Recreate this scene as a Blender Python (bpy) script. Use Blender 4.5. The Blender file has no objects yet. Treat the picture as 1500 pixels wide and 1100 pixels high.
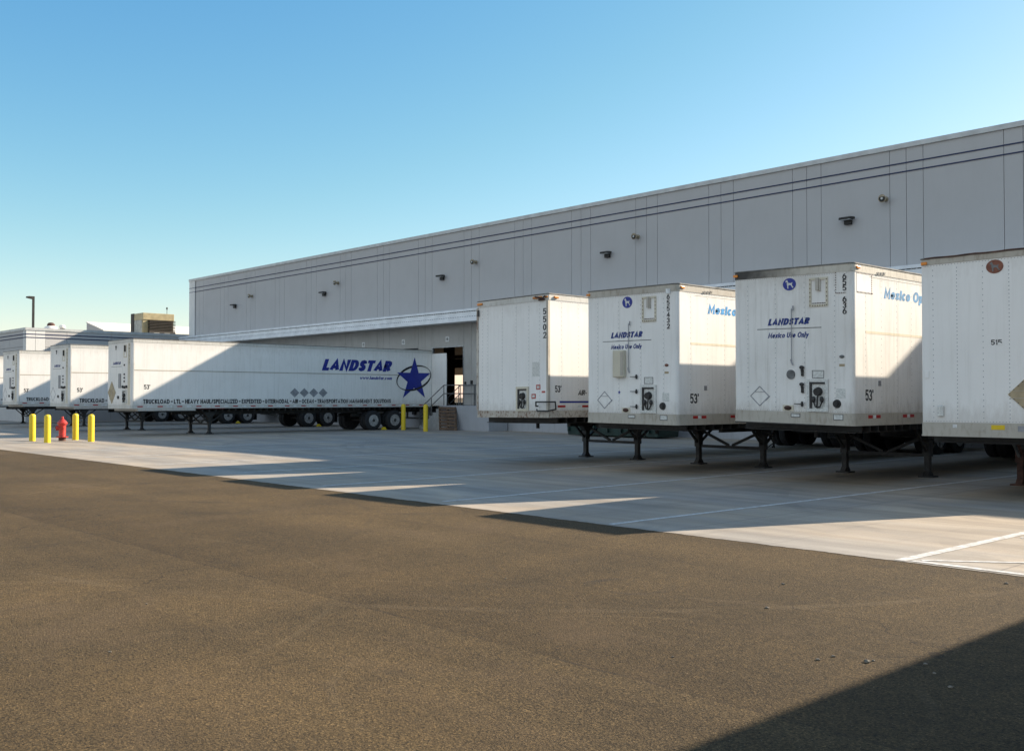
import bpy, math, random
from mathutils import Vector, Matrix
rad = math.radians
C = bpy.context.scene.collection
SC = bpy.context.scene
random.seed(7)

# ------------------------------------------------------------------ camera
cam_d = bpy.data.cameras.new("camera"); cam = bpy.data.objects.new("camera", cam_d); C.objects.link(cam)
SC.camera = cam
yaw, pitch, roll = rad(47.2478), rad(1.24039), rad(0.03512)
fw = Vector((-math.sin(yaw)*math.cos(pitch), math.cos(yaw)*math.cos(pitch), math.sin(pitch)))
rt = Vector((math.cos(yaw), math.sin(yaw), 0)); up = rt.cross(fw)
r2 = rt*math.cos(roll)+up*math.sin(roll); u2 = up*math.cos(roll)-rt*math.sin(roll)
cam.matrix_world = Matrix(((r2.x, u2.x, -fw.x, 0), (r2.y, u2.y, -fw.y, 0), (r2.z, u2.z, -fw.z, 1.667), (0, 0, 0, 1)))
cam_d.sensor_width = 36; cam_d.lens = 1483.0/1500*36
cam_d.clip_start = 0.1; cam_d.clip_end = 5000

# ------------------------------------------------------------------ sky and sun
sd = Vector((1/1.38, 1/0.543, 1.0)).normalized()
elev = math.asin(sd.z); azi = math.atan2(sd.x, sd.y)
W = bpy.data.worlds.new("World"); SC.world = W; W.use_nodes = True
wn = W.node_tree.nodes; bg = wn['Background']
sky = wn.new('ShaderNodeTexSky'); sky.sky_type = 'NISHITA'; sky.sun_disc = False
sky.sun_elevation = elev; sky.sun_rotation = azi
sky.altitude = 0; sky.air_density = 1.0; sky.dust_density = 0.5; sky.ozone_density = 2.2
wl = W.node_tree.links
def wmath(op, a, b=None, c=None):
    m = wn.new('ShaderNodeMath'); m.operation = op
    for k_, v_ in enumerate((a, b, c)):
        if v_ is None: continue
        if isinstance(v_, (int, float)): m.inputs[k_].default_value = v_
        else: wl.new(v_, m.inputs[k_])
    return m.outputs[0]
# per-channel response of the sky (deeper blue aloft, creamy towards the horizon)
NK = 0.204
spc = wn.new('ShaderNodeSeparateColor'); wl.new(sky.outputs[0], spc.inputs[0]); cmb = wn.new('ShaderNodeCombineColor')
for ci, (ga, aa) in enumerate(((1.55, 1.12), (1.0, 0.90), (0.50, 0.80))):
    n_ = wmath('MULTIPLY', spc.outputs[ci], NK); lo = wmath('MINIMUM', n_, 1.0); hi = wmath('MAXIMUM', n_, 1.0)
    v_ = wmath('MULTIPLY', wmath('MULTIPLY', wmath('POWER', lo, ga), hi), aa/NK); wl.new(v_, cmb.inputs[ci])
# added pale fill in the sky away from the sun, brightens shaded faces
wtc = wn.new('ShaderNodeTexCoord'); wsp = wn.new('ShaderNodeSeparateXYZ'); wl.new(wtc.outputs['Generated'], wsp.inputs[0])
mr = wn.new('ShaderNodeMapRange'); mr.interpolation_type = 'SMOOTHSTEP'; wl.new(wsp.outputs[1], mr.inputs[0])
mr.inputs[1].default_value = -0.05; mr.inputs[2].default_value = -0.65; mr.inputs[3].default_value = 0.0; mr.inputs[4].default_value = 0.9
sky_fill = wn.new('ShaderNodeMix'); sky_fill.data_type = 'RGBA'; wl.new(mr.outputs[0], sky_fill.inputs[0]); wl.new(cmb.outputs[0], sky_fill.inputs[6])
sky_fill.inputs[7].default_value = (0.70/NK, 0.83/NK, 0.95/NK, 1)
wl.new(sky_fill.outputs[2], bg.inputs[0]); bg.inputs[1].default_value = 0.095
sun_d = bpy.data.lights.new("sun", 'SUN'); sun = bpy.data.objects.new("sun", sun_d); C.objects.link(sun)
sun_d.energy = 5.0; sun_d.angle = rad(0.55); sun_d.color = (1.0, 0.87, 0.70)
sun.rotation_euler = sd.to_track_quat('Z', 'Y').to_euler(); sun.location = (20, 60, 40)
SC.view_settings.view_transform = 'Standard'; SC.view_settings.look = 'None'
SC.view_settings.exposure = 1.2; SC.view_settings.gamma = 1

# ------------------------------------------------------------------ materials
def newmat(name):
    m = bpy.data.materials.new(name); m.use_nodes = True
    nt = m.node_tree; b = nt.nodes['Principled BSDF']
    return m, nt, b
def nd(nt, typ, **kw):
    n = nt.nodes.new(typ)
    for k, v in kw.items():
        if k in n.inputs.keys() if hasattr(n.inputs, 'keys') else False: n.inputs[k].default_value = v
        else: setattr(n, k, v)
    return n
def coords(nt, scale=(1, 1, 1), kind='Object', rot=(0, 0, 0)):
    tc = nt.nodes.new('ShaderNodeTexCoord'); mp = nt.nodes.new('ShaderNodeMapping')
    mp.inputs['Scale'].default_value = scale; mp.inputs['Rotation'].default_value = rot
    nt.links.new(tc.outputs[kind], mp.inputs[0]); return mp.outputs[0]
def noise(nt, vec, scale, detail=4, rough=0.55, dist=0.0):
    n = nt.nodes.new('ShaderNodeTexNoise'); n.inputs['Scale'].default_value = scale
    n.inputs['Detail'].default_value = detail; n.inputs['Roughness'].default_value = rough
    n.inputs['Distortion'].default_value = dist
    nt.links.new(vec, n.inputs['Vector']); return n.outputs['Fac']
def ramp(nt, fac, a, b, c0=(0, 0, 0, 1), c1=(1, 1, 1, 1)):
    r = nt.nodes.new('ShaderNodeValToRGB'); r.color_ramp.elements[0].position = a; r.color_ramp.elements[1].position = b
    r.color_ramp.elements[0].color = c0; r.color_ramp.elements[1].color = c1
    nt.links.new(fac, r.inputs[0]); return r.outputs[0]
def mixc(nt, fac, a, b, mode='MIX'):
    m = nt.nodes.new('ShaderNodeMix'); m.data_type = 'RGBA'; m.blend_type = mode
    if isinstance(fac, (int, float)): m.inputs[0].default_value = fac
    else: nt.links.new(fac, m.inputs[0])
    for s, v in ((6, a), (7, b)):
        if isinstance(v, tuple): m.inputs[s].default_value = v if len(v) == 4 else (*v, 1)
        else: nt.links.new(v, m.inputs[s])
    return m.outputs[2]
def math_(nt, op, a, b=None, c=None):
    m = nt.nodes.new('ShaderNodeMath'); m.operation = op
    for s, v in enumerate((a, b, c)):
        if v is None: continue
        if isinstance(v, (int, float)): m.inputs[s].default_value = v
        else: nt.links.new(v, m.inputs[s])
    return m.outputs[0]
def bump(nt, b, h, strength, dist=0.01):
    n = nt.nodes.new('ShaderNodeBump'); n.inputs['Strength'].default_value = strength; n.inputs['Distance'].default_value = dist
    nt.links.new(h, n.inputs['Height']); nt.links.new(n.outputs[0], b.inputs['Normal'])

def plain(name, col, rough=0.6, metal=0.0, var=0.12, vscale=3.0, bmp=0.0):
    m, nt, b = newmat(name)
    v = coords(nt); f = noise(nt, v, vscale, 5)
    dark = tuple(c*(1-var*2) for c in col); lite = tuple(min(1, c*(1+var)) for c in col)
    c = ramp(nt, f, 0.3, 0.7, (*dark, 1), (*lite, 1)); nt.links.new(c, b.inputs['Base Color'])
    b.inputs['Roughness'].default_value = rough; b.inputs['Metallic'].default_value = metal
    if bmp: bump(nt, b, noise(nt, v, vscale*6, 4), bmp)
    return m

def paint(name, col, grime=(0.33, 0.29, 0.22), amount=0.35, rough=0.42, wave=0.45, streak=(5, 5, 0.35), spots=0.0, splash=0.0):
    """weathered sheet-metal paint: vertical run marks, blotches, slight oil-canning"""
    m, nt, b = newmat(name)
    v1 = coords(nt, streak); v2 = coords(nt)
    s = ramp(nt, noise(nt, v1, 2.2, 7, 0.62), 0.50, 0.80)
    g = ramp(nt, noise(nt, v2, 0.9, 6, 0.6), 0.42, 0.75)
    f = math_(nt, 'MULTIPLY', math_(nt, 'MULTIPLY_ADD', s, 0.75, math_(nt, 'MULTIPLY', g, 0.45)), amount)
    c = mixc(nt, f, col, grime)
    if splash:      # road splash just above the bottom rail, grime under the top rail
        sz = nt.nodes.new('ShaderNodeSeparateXYZ'); nt.links.new(v2, sz.inputs[0])
        wb = math_(nt, 'MULTIPLY_ADD', noise(nt, coords(nt, (3, 3, 1)), 3.0, 5, 0.65), 0.9, -0.45)
        d_ = math_(nt, 'SUBTRACT', math_(nt, 'ADD', sz.outputs[2], wb), 1.30)
        lo_ = ramp(nt, d_, 0.0, 0.32, (1, 1, 1, 1), (0, 0, 0, 1))
        u_ = math_(nt, 'SUBTRACT', 3.95, math_(nt, 'ADD', sz.outputs[2], wb)); up_ = ramp(nt, u_, 0.0, 0.30, (1, 1, 1, 1), (0, 0, 0, 1))
        c = mixc(nt, math_(nt, 'MULTIPLY', math_(nt, 'ADD', lo_, math_(nt, 'MULTIPLY', up_, 0.6)), splash*0.55), c, (0.30, 0.24, 0.17, 1))
    if spots:
        sp = ramp(nt, noise(nt, v2, 38, 3, 0.7), 0.68, 0.73); c = mixc(nt, math_(nt, 'MULTIPLY', sp, spots), c, (0.16, 0.08, 0.04))
    nt.links.new(c, b.inputs['Base Color'])
    nt.links.new(math_(nt, 'MULTIPLY_ADD', g, 0.25, rough), b.inputs['Roughness'])
    bump(nt, b, noise(nt, coords(nt, (1, 1, 0.5)), 1.6, 2), wave, 0.02)
    return m

M_ = {}
M_['white'] = paint('weathered_white_paint', (0.83, 0.80, 0.75), amount=0.26, splash=0.5, spots=0.15)
M_['white_old'] = paint('old_white_paint', (0.80, 0.77, 0.72), amount=0.5, spots=0.5, splash=0.7)
M_['white_clean'] = paint('plain_white_paint', (0.83, 0.805, 0.76), amount=0.2, splash=0.5, spots=0.2, wave=0.15)
M_['cream'] = paint('cream_corner_paint', (0.62, 0.56, 0.43), amount=0.6)
M_['rail'] = paint('dirty_aluminium_rail', (0.47, 0.43, 0.36), grime=(0.2, 0.15, 0.1), amount=0.8, rough=0.45, wave=0.1, streak=(6, 6, 2))
M_['rail_light'] = paint('pale_grey_rail', (0.60, 0.58, 0.53), grime=(0.27, 0.22, 0.15), amount=0.7, rough=0.45, wave=0.1, streak=(6, 6, 2))
M_['rust_rail'] = paint('rusty_rail', (0.55, 0.50, 0.42), grime=(0.14, 0.06, 0.025), amount=1.8, rough=0.6, wave=0.1, streak=(8, 8, 5))
M_['steel'] = plain('black_steel', (0.030, 0.027, 0.024), 0.6, 0.0, 0.3, 6)
M_['steel_grey'] = plain('grey_steel', (0.16, 0.16, 0.155), 0.5, 0.2, 0.3, 6)
M_['gal'] = plain('galvanised_steel', (0.42, 0.43, 0.43), 0.42, 0.5, 0.15, 8)
M_['rust'] = plain('rusty_steel', (0.085, 0.038, 0.026), 0.8, 0.0, 0.35, 9)
M_['rubber'] = plain('tyre_rubber', (0.022, 0.022, 0.023), 0.85, 0, 0.25, 12, 0.3)
M_['rim'] = plain('white_wheel_rim', (0.38, 0.37, 0.35), 0.45, 0.1, 0.25, 12)
M_['navy'] = plain('navy_lettering', (0.008, 0.022, 0.25), 0.4, 0, 0.1)
M_['navy_grey'] = plain('faded_navy_lettering', (0.010, 0.035, 0.20), 0.5, 0, 0.25, 20)
M_['blue'] = plain('sky_blue_lettering', (0.015, 0.26, 0.58), 0.45, 0, 0.2, 12)
M_['blue_faded'] = plain('faded_blue_lettering', (0.07, 0.25, 0.46), 0.5, 0, 0.25, 15)
M_['black'] = plain('black_lettering', (0.012, 0.012, 0.013), 0.45, 0, 0.15)
M_['red'] = plain('red_reflector', (0.42, 0.012, 0.012), 0.35, 0, 0.2, 14)
M_['refwhite'] = plain('white_reflector', (0.72, 0.72, 0.70), 0.3, 0, 0.15, 14)
M_['amber'] = plain('amber_lamp_lens', (0.75, 0.24, 0.02), 0.3, 0, 0.2)
M_['tan'] = plain('tan_placard', (0.42, 0.33, 0.20), 0.6, 0, 0.15, 5)
M_['grey_dia'] = plain('grey_placard', (0.30, 0.30, 0.31), 0.5, 0.2, 0.15, 8)
M_['label'] = plain('paper_label', (0.66, 0.65, 0.60), 0.6, 0, 0.15, 30)
M_['label_red'] = plain('red_bordered_label', (0.50, 0.10, 0.08), 0.6, 0, 0.3, 30)
M_['yellow'] = paint('scuffed_yellow_paint', (0.78, 0.55, 0.012), grime=(0.24, 0.17, 0.07), amount=0.5, spots=0.5, wave=0.1, streak=(8, 8, 2))
M_['yellow_label'] = plain('yellow_label', (0.70, 0.48, 0.01), 0.5, 0, 0.1, 4)
M_['hyd'] = plain('red_hydrant_paint', (0.50, 0.035, 0.025), 0.45, 0, 0.25, 9, 0.2)
M_['rustoval'] = plain('rust_brown_badge', (0.22, 0.075, 0.04), 0.6, 0, 0.25, 7)
M_['wood'] = plain('old_pallet_wood', (0.14, 0.085, 0.05), 0.85, 0, 0.3, 7, 0.3)
M_['green'] = plain('dark_green_steel', (0.012, 0.035, 0.028), 0.5, 0, 0.2, 3)
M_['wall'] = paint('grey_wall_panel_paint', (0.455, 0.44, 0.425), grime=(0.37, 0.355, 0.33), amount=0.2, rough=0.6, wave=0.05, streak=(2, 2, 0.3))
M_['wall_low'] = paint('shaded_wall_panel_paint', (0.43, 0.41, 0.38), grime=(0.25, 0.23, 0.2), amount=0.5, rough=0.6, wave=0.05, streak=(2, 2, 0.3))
M_['base'] = paint('blue_grey_foundation_paint', (0.38, 0.385, 0.40), grime=(0.22, 0.22, 0.21), amount=0.5, rough=0.65, wave=0.05, streak=(3, 3, 0.4))
M_['panel_lt'] = paint('pale_corner_panel_paint', (0.66, 0.65, 0.62), amount=0.2, rough=0.5, wave=0.05)
M_['groove'] = plain('dark_joint_sealant', (0.10, 0.105, 0.115), 0.9, 0, 0.1)
M_['stripe'] = plain('navy_wall_stripe', (0.012, 0.022, 0.075), 0.6, 0, 0.1)
M_['coping'] = plain('metal_coping', (0.52, 0.52, 0.50), 0.45, 0.2, 0.1, 2)
M_['canopy'] = plain('white_canopy_metal', (0.78, 0.79, 0.80), 0.4, 0.1, 0.08, 2)
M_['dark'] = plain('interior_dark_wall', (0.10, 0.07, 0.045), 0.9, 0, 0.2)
M_['intfloor'] = plain('interior_floor', (0.25, 0.22, 0.18), 0.6, 0, 0.2)
M_['doorpanel'] = plain('sectional_door_paint', (0.50, 0.50, 0.49), 0.5, 0, 0.1, 3)
M_['bronze'] = plain('dark_bronze_metal', (0.022, 0.019, 0.016), 0.5, 0.2, 0.15)
M_['beigefix'] = plain('beige_fixture', (0.34, 0.28, 0.19), 0.5, 0.1, 0.2, 10)
M_['roofwhite'] = plain('white_membrane_roof', (0.74, 0.70, 0.62), 0.7, 0, 0.08, 0.4)
M_['olive'] = plain('olive_unit_paint', (0.36, 0.30, 0.17), 0.55, 0.1, 0.12, 3)
M_['louvre'] = plain('dark_louvre', (0.03, 0.024, 0.018), 0.7, 0, 0.2)
M_['ribbed'] = plain('ribbed_grey_sheet', (0.42, 0.42, 0.38), 0.5, 0.1, 0.15)
M_['conc_step'] = plain('grey_step_concrete', (0.36, 0.36, 0.35), 0.8, 0, 0.12, 5, 0.2)
M_['stone'] = plain('grey_brown_stone', (0.20, 0.17, 0.13), 0.9, 0, 0.3, 30, 0.4)
M_['carton'] = plain('tan_cardboard', (0.52, 0.36, 0.20), 0.8, 0, 0.15, 3)

def asphalt():
    m, nt, b = newmat('worn_brown_asphalt')
    v = coords(nt); vs = coords(nt, (1, 1, 1), rot=(0, 0, rad(-28)))
    fine = noise(nt, v, 62, 6, 0.9); grain = noise(nt, v, 230, 2, 0.8)
    vor = nt.nodes.new('ShaderNodeTexVoronoi'); vor.inputs['Scale'].default_value = 85; nt.links.new(v, vor.inputs['Vector'])
    mid = noise(nt, v, 0.55, 6, 0.62); big = noise(nt, v, 0.10, 4, 0.6, 0.5)
    st = coords(nt, (0.06, 1.0, 1), rot=(0, 0, rad(6))); tracks = noise(nt, st, 1.1, 5, 0.6, 0.4)
    st2 = coords(nt, (0.9, 0.10, 1), rot=(0, 0, rad(38))); tracks2 = noise(nt, st2, 0.9, 6, 0.65, 0.8)
    base = ramp(nt, fine, 0.36, 0.64, (0.006, 0.0045, 0.0025, 1), (0.174, 0.135, 0.082, 1))
    pits = ramp(nt, noise(nt, v, 42, 5, 0.85), 0.40, 0.50, (0.22, 0.21, 0.19, 1), (1.18, 1.14, 1.07, 1))
    c = mixc(nt, 0.75, base, pits, 'MULTIPLY')
    c = mixc(nt, 0.55, c, ramp(nt, vor.outputs['Color'], 0.15, 0.95, (0.45, 0.45, 0.45, 1), (1.6, 1.52, 1.38, 1)), 'MULTIPLY')
    c = mixc(nt, 0.6, c, ramp(nt, grain, 0.3, 0.75, (0.45, 0.45, 0.45, 1), (1.65, 1.58, 1.45, 1)), 'MULTIPLY')
    c = mixc(nt, 0.75, c, ramp(nt, mid, 0.32, 0.68, (0.76, 0.75, 0.74, 1), (1.24, 1.18, 1.06, 1)), 'MULTIPLY')
    c = mixc(nt, 0.9, c, ramp(nt, big, 0.35, 0.65, (0.80, 0.80, 0.80, 1), (1.15, 1.12, 1.06, 1)), 'MULTIPLY')
    c = mixc(nt, 0.6, c, ramp(nt, tracks, 0.38, 0.66, (0.80, 0.79, 0.78, 1), (1.10, 1.09, 1.07, 1)), 'MULTIPLY')
    c = mixc(nt, 0.6, c, ramp(nt, tracks2, 0.36, 0.70, (0.82, 0.82, 0.82, 1), (1.15, 1.12, 1.06, 1)), 'MULTIPLY')
    c = mixc(nt, 0.7, c, ramp(nt, noise(nt, v, 11, 5, 0.75), 0.35, 0.65, (0.66, 0.65, 0.64, 1), (1.28, 1.24, 1.16, 1)), 'MULTIPLY')
    # reddish-tan dusty patches
    pt = ramp(nt, noise(nt, coords(nt, (0.5, 1, 1), rot=(0, 0, rad(30))), 0.5, 5, 0.65, 0.6), 0.56, 0.72)
    c = mixc(nt, math_(nt, 'MULTIPLY', pt, 0.30), c, (0.155, 0.105, 0.062, 1))
    # paving joints and a few tyre arcs
    sep = nt.nodes.new('ShaderNodeSeparateXYZ'); nt.links.new(v, sep.inputs[0]); brk = ramp(nt, noise(nt, v, 1.3, 4, 0.65), 0.42, 0.60)
    wob = math_(nt, 'MULTIPLY', noise(nt, v, 1.5, 3, 0.6), 0.12)
    yy = math_(nt, 'SUBTRACT', math_(nt, 'ADD', sep.outputs[1], wob), 4.68)
    lane = math_(nt, 'MULTIPLY', math_(nt, 'GREATER_THAN', yy, 0.0), ramp(nt, math_(nt, 'MULTIPLY', yy, 0.4), 0.0, 1.0, (1, 1, 1, 1), (0, 0, 0, 1)))
    c = mixc(nt, math_(nt, 'MULTIPLY', lane, 0.5), c, (0.62, 0.60, 0.58, 1), 'MULTIPLY')
    for y_, wd, am in ((4.70, 0.018, 0.5), (8.3, 0.03, 0.3)):
        e = math_(nt, 'ABSOLUTE', math_(nt, 'SUBTRACT', math_(nt, 'ADD', sep.outputs[1], wob), y_)); c = mixc(nt, math_(nt, 'MULTIPLY', math_(nt, 'MULTIPLY', math_(nt, 'LESS_THAN', e, wd), brk), am), c, (0.035, 0.026, 0.018, 1))
    for cx, cy, Rr, wd, am, col in ((-1.5, -2, 9.6, 0.04, 0.12, (0.20, 0.145, 0.09, 1)), (-1.5, -2, 9.0, 0.04, 0.10, (0.20, 0.145, 0.09, 1)), (-12, 12, 9.0, 0.06, 0.16, (0.19, 0.14, 0.085, 1)), (-5.9, 6.88, 0.36, 0.05, 0.6, (0.03, 0.024, 0.018, 1)), (-25, 20, 16, 0.12, 0.35, (0.04, 0.03, 0.02, 1)), (-25, 20, 17.4, 0.12, 0.35, (0.04, 0.03, 0.02, 1)), (-6.5, 8.5, 2.1, 0.05, 0.22, (0.045, 0.034, 0.022, 1)), (-6.5, 8.5, 2.35, 0.05, 0.22, (0.045, 0.034, 0.022, 1)), (-4.0, 4.6, 1.7, 0.03, 0.10, (0.20, 0.15, 0.09, 1)), (-10, 1.0, 4.6, 0.025, 0.14, (0.21, 0.16, 0.095, 1)), (-16, 2, 7.5, 0.04, 0.3, (0.045, 0.034, 0.022, 1))):
        dx = math_(nt, 'SUBTRACT', sep.outputs[0], cx); dy = math_(nt, 'SUBTRACT', sep.outputs[1], cy)
        e = math_(nt, 'ABSOLUTE', math_(nt, 'SUBTRACT', math_(nt, 'ADD', math_(nt, 'SQRT', math_(nt, 'ADD', math_(nt, 'MULTIPLY', dx, dx), math_(nt, 'MULTIPLY', dy, dy))), wob), Rr+0.06))
        c = mixc(nt, math_(nt, 'MULTIPLY', math_(nt, 'MULTIPLY', math_(nt, 'LESS_THAN', e, wd), brk), am), c, col)
    cv = nt.nodes.new('ShaderNodeTexVoronoi'); cv.feature = 'DISTANCE_TO_EDGE'; cv.inputs['Scale'].default_value = 0.22
    wv = nt.nodes.new('ShaderNodeVectorMath'); wv.operation = 'ADD'; nz = nt.nodes.new('ShaderNodeTexNoise'); nz.inputs['Scale'].default_value = 1.6; nz.inputs['Detail'].default_value = 6; nt.links.new(v, nz.inputs['Vector'])
    sc2 = nt.nodes.new('ShaderNodeVectorMath'); sc2.operation = 'SCALE'; sc2.inputs[3].default_value = 0.7; nt.links.new(nz.outputs['Color'], sc2.inputs[0]); nt.links.new(v, wv.inputs[0]); nt.links.new(sc2.outputs[0], wv.inputs[1]); nt.links.new(wv.outputs[0], cv.inputs['Vector'])
    cr_ = math_(nt, 'MULTIPLY', math_(nt, 'LESS_THAN', cv.outputs['Distance'], 0.0022), ramp(nt, noise(nt, v, 0.35, 3, 0.6), 0.50, 0.60)); c = mixc(nt, math_(nt, 'MULTIPLY', cr_, 0.55), c, (0.02, 0.015, 0.01, 1))
    oil = ramp(nt, noise(nt, v, 0.9, 3, 0.55, 0.3), 0.68, 0.76); c = mixc(nt, math_(nt, 'MULTIPLY', oil, 0.45), c, (0.03, 0.024, 0.018, 1))
    sp = ramp(nt, noise(nt, v, 75, 2, 0.5), 0.71, 0.74); c = mixc(nt, math_(nt, 'MULTIPLY', sp, 0.6), c, (0.45, 0.37, 0.27, 1))
    nt.links.new(c, b.inputs['Base Color']); b.inputs['Roughness'].default_value = 0.9
    b.inputs['Specular IOR Level'].default_value = 0.2
    h = math_(nt, 'ADD', math_(nt, 'MULTIPLY', vor.outputs['Distance'], 0.5), fine)
    bump(nt, b, h, 0.9, 0.009)
    return m
def concrete():
    m, nt, b = newmat('broomed_yard_concrete')
    v = coords(nt)
    a = noise(nt, coords(nt, (0.22, 1, 1)), 1.2, 7, 0.65, 0.4); bb = noise(nt, v, 0.35, 5, 0.6)
    cc = noise(nt, coords(nt, (0.08, 1.6, 1), rot=(0, 0, rad(5))), 2.0, 5, 0.6); f = noise(nt, v, 60, 3, 0.6)
    c = ramp(nt, a, 0.32, 0.70, (0.265, 0.232, 0.190, 1), (0.40, 0.355, 0.300, 1))
    c = mixc(nt, 0.8, c, ramp(nt, bb, 0.3, 0.7, (0.86, 0.86, 0.86, 1), (1.12, 1.1, 1.08, 1)), 'MULTIPLY')
    c = mixc(nt, 0.8, c, ramp(nt, cc, 0.35, 0.65, (0.84, 0.83, 0.82, 1), (1.10, 1.10, 1.08, 1)), 'MULTIPLY')
    c = mixc(nt, 0.5, c, ramp(nt, f, 0.3, 0.7, (0.8, 0.8, 0.8, 1), (1.15, 1.15, 1.15, 1)), 'MULTIPLY')
    tone = ramp(nt, noise(nt, coords(nt, (0.4, 1, 1), rot=(0, 0, rad(-12))), 0.55, 5, 0.6, 0.5), 0.38, 0.66, (0.84, 0.86, 0.88, 1), (1.16, 1.06, 0.92, 1))
    c = mixc(nt, 0.9, c, tone, 'MULTIPLY')
    strk = ramp(nt, noise(nt, coords(nt, (0.35, 2.2, 1), rot=(0, 0, rad(20))), 1.1, 6, 0.7, 0.6), 0.60, 0.74)
    c = mixc(nt, math_(nt, 'MULTIPLY', strk, 0.5), c, (0.14, 0.12, 0.10, 1))
    trk = ramp(nt, noise(nt, coords(nt, (1.9, 0.10, 1)), 1.0, 6, 0.65, 0.3), 0.55, 0.75)
    c = mixc(nt, math_(nt, 'MULTIPLY', trk, 0.5), c, (0.13, 0.115, 0.10, 1))
    drip = ramp(nt, noise(nt, v, 2.6, 4, 0.6), 0.70, 0.76); c = mixc(nt, math_(nt, 'MULTIPLY', drip, 0.5), c, (0.10, 0.085, 0.07, 1))
    # tyre arcs: thin rings of worn rubber
    sep = nt.nodes.new('ShaderNodeSeparateXYZ'); nt.links.new(v, sep.inputs[0])
    brk = ramp(nt, noise(nt, v, 0.8, 4, 0.6), 0.45, 0.62)
    for cx, cy, R, wd, am in ((-14, 2.5, 14.2, 0.10, 0.35), (-14, 2.5, 14.6, 0.08, 0.3), (-22, 30, 13.0, 0.12, 0.4), (-22, 30, 12.4, 0.1, 0.3), (-33, 38, 16.5, 0.14, 0.45), (-33, 38, 17.3, 0.12, 0.35), (-2, 20, 9.0, 0.1, 0.3), (-9.6, 9.6, 1.3, 0.07, 0.3), (-9.6, 9.6, 1.5, 0.05, 0.25), (-30, 22, 6.0, 0.12, 0.35), (-45, 30, 18, 0.2, 0.35), (-3.2, 12.6, 2.2, 0.1, 0.25)):
        dx = math_(nt, 'SUBTRACT', sep.outputs[0], cx); dy = math_(nt, 'SUBTRACT', sep.outputs[1], cy)
        d = math_(nt, 'SQRT', math_(nt, 'ADD', math_(nt, 'MULTIPLY', dx, dx), math_(nt, 'MULTIPLY', dy, dy)))
        e = math_(nt, 'ABSOLUTE', math_(nt, 'SUBTRACT', d, R))
        mk = math_(nt, 'MULTIPLY', math_(nt, 'MULTIPLY', math_(nt, 'LESS_THAN', e, wd), brk), am)
        c = mixc(nt, mk, c, (0.11, 0.10, 0.09, 1))
    # saw-cut slab joints
    br = nt.nodes.new('ShaderNodeTexBrick'); nt.links.new(coords(nt, (1, 1, 1)), br.inputs['Vector'])
    br.offset = 0; br.inputs['Scale'].default_value = 1; br.inputs['Mortar Size'].default_value = 0.014
    br.inputs['Brick Width'].default_value = 4.0; br.inputs['Row Height'].default_value = 4.6; br.inputs['Mortar Smooth'].default_value = 0.0
    br.inputs['Color1'].default_value = br.inputs['Color2'].default_value = (0, 0, 0, 1); br.inputs['Mortar'].default_value = (1, 1, 1, 1)
    c = mixc(nt, math_(nt, 'MULTIPLY', br.outputs['Color'], 0.5), c, (0.12, 0.11, 0.10, 1))
    nt.links.new(c, b.inputs['Base Color']); b.inputs['Roughness'].default_value = 0.7
    bump(nt, b, math_(nt, 'ADD', f, a), 0.15, 0.01)
    return m
def marking():
    m, nt, b = newmat('worn_white_road_paint'); v = coords(nt)
    w = ramp(nt, noise(nt, v, 9, 7, 0.75), 0.40, 0.56)
    nt.links.new(mixc(nt, w, (0.40, 0.37, 0.32, 1), (0.60, 0.59, 0.56, 1)), b.inputs['Base Color']); b.inputs['Roughness'].default_value = 0.65
    return m
def sooty():
    m = paint('soot_stained_rail', (0.55, 0.51, 0.43), grime=(0.2, 0.15, 0.1), amount=0.8, rough=0.5, wave=0.1, streak=(6, 6, 2)); nt = m.node_tree; b = nt.nodes['Principled BSDF']
    src = b.inputs['Base Color'].links[0].from_socket; v = coords(nt); sep = nt.nodes.new('ShaderNodeSeparateXYZ'); nt.links.new(v, sep.inputs[0])
    k = math_(nt, 'ADD', math_(nt, 'MULTIPLY_ADD', sep.outputs[0], 0.6, 0.62), math_(nt, 'MULTIPLY', noise(nt, v, 4, 4, 0.6), 0.45))
    nt.links.new(mixc(nt, ramp(nt, k, 0.25, 1.05), (0.035, 0.03, 0.024, 1), src), b.inputs['Base Color'])
    return m
M_['sooty'] = sooty()
M_['asphalt'] = asphalt(); M_['concrete'] = concrete(); M_['marking'] = marking()

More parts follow.
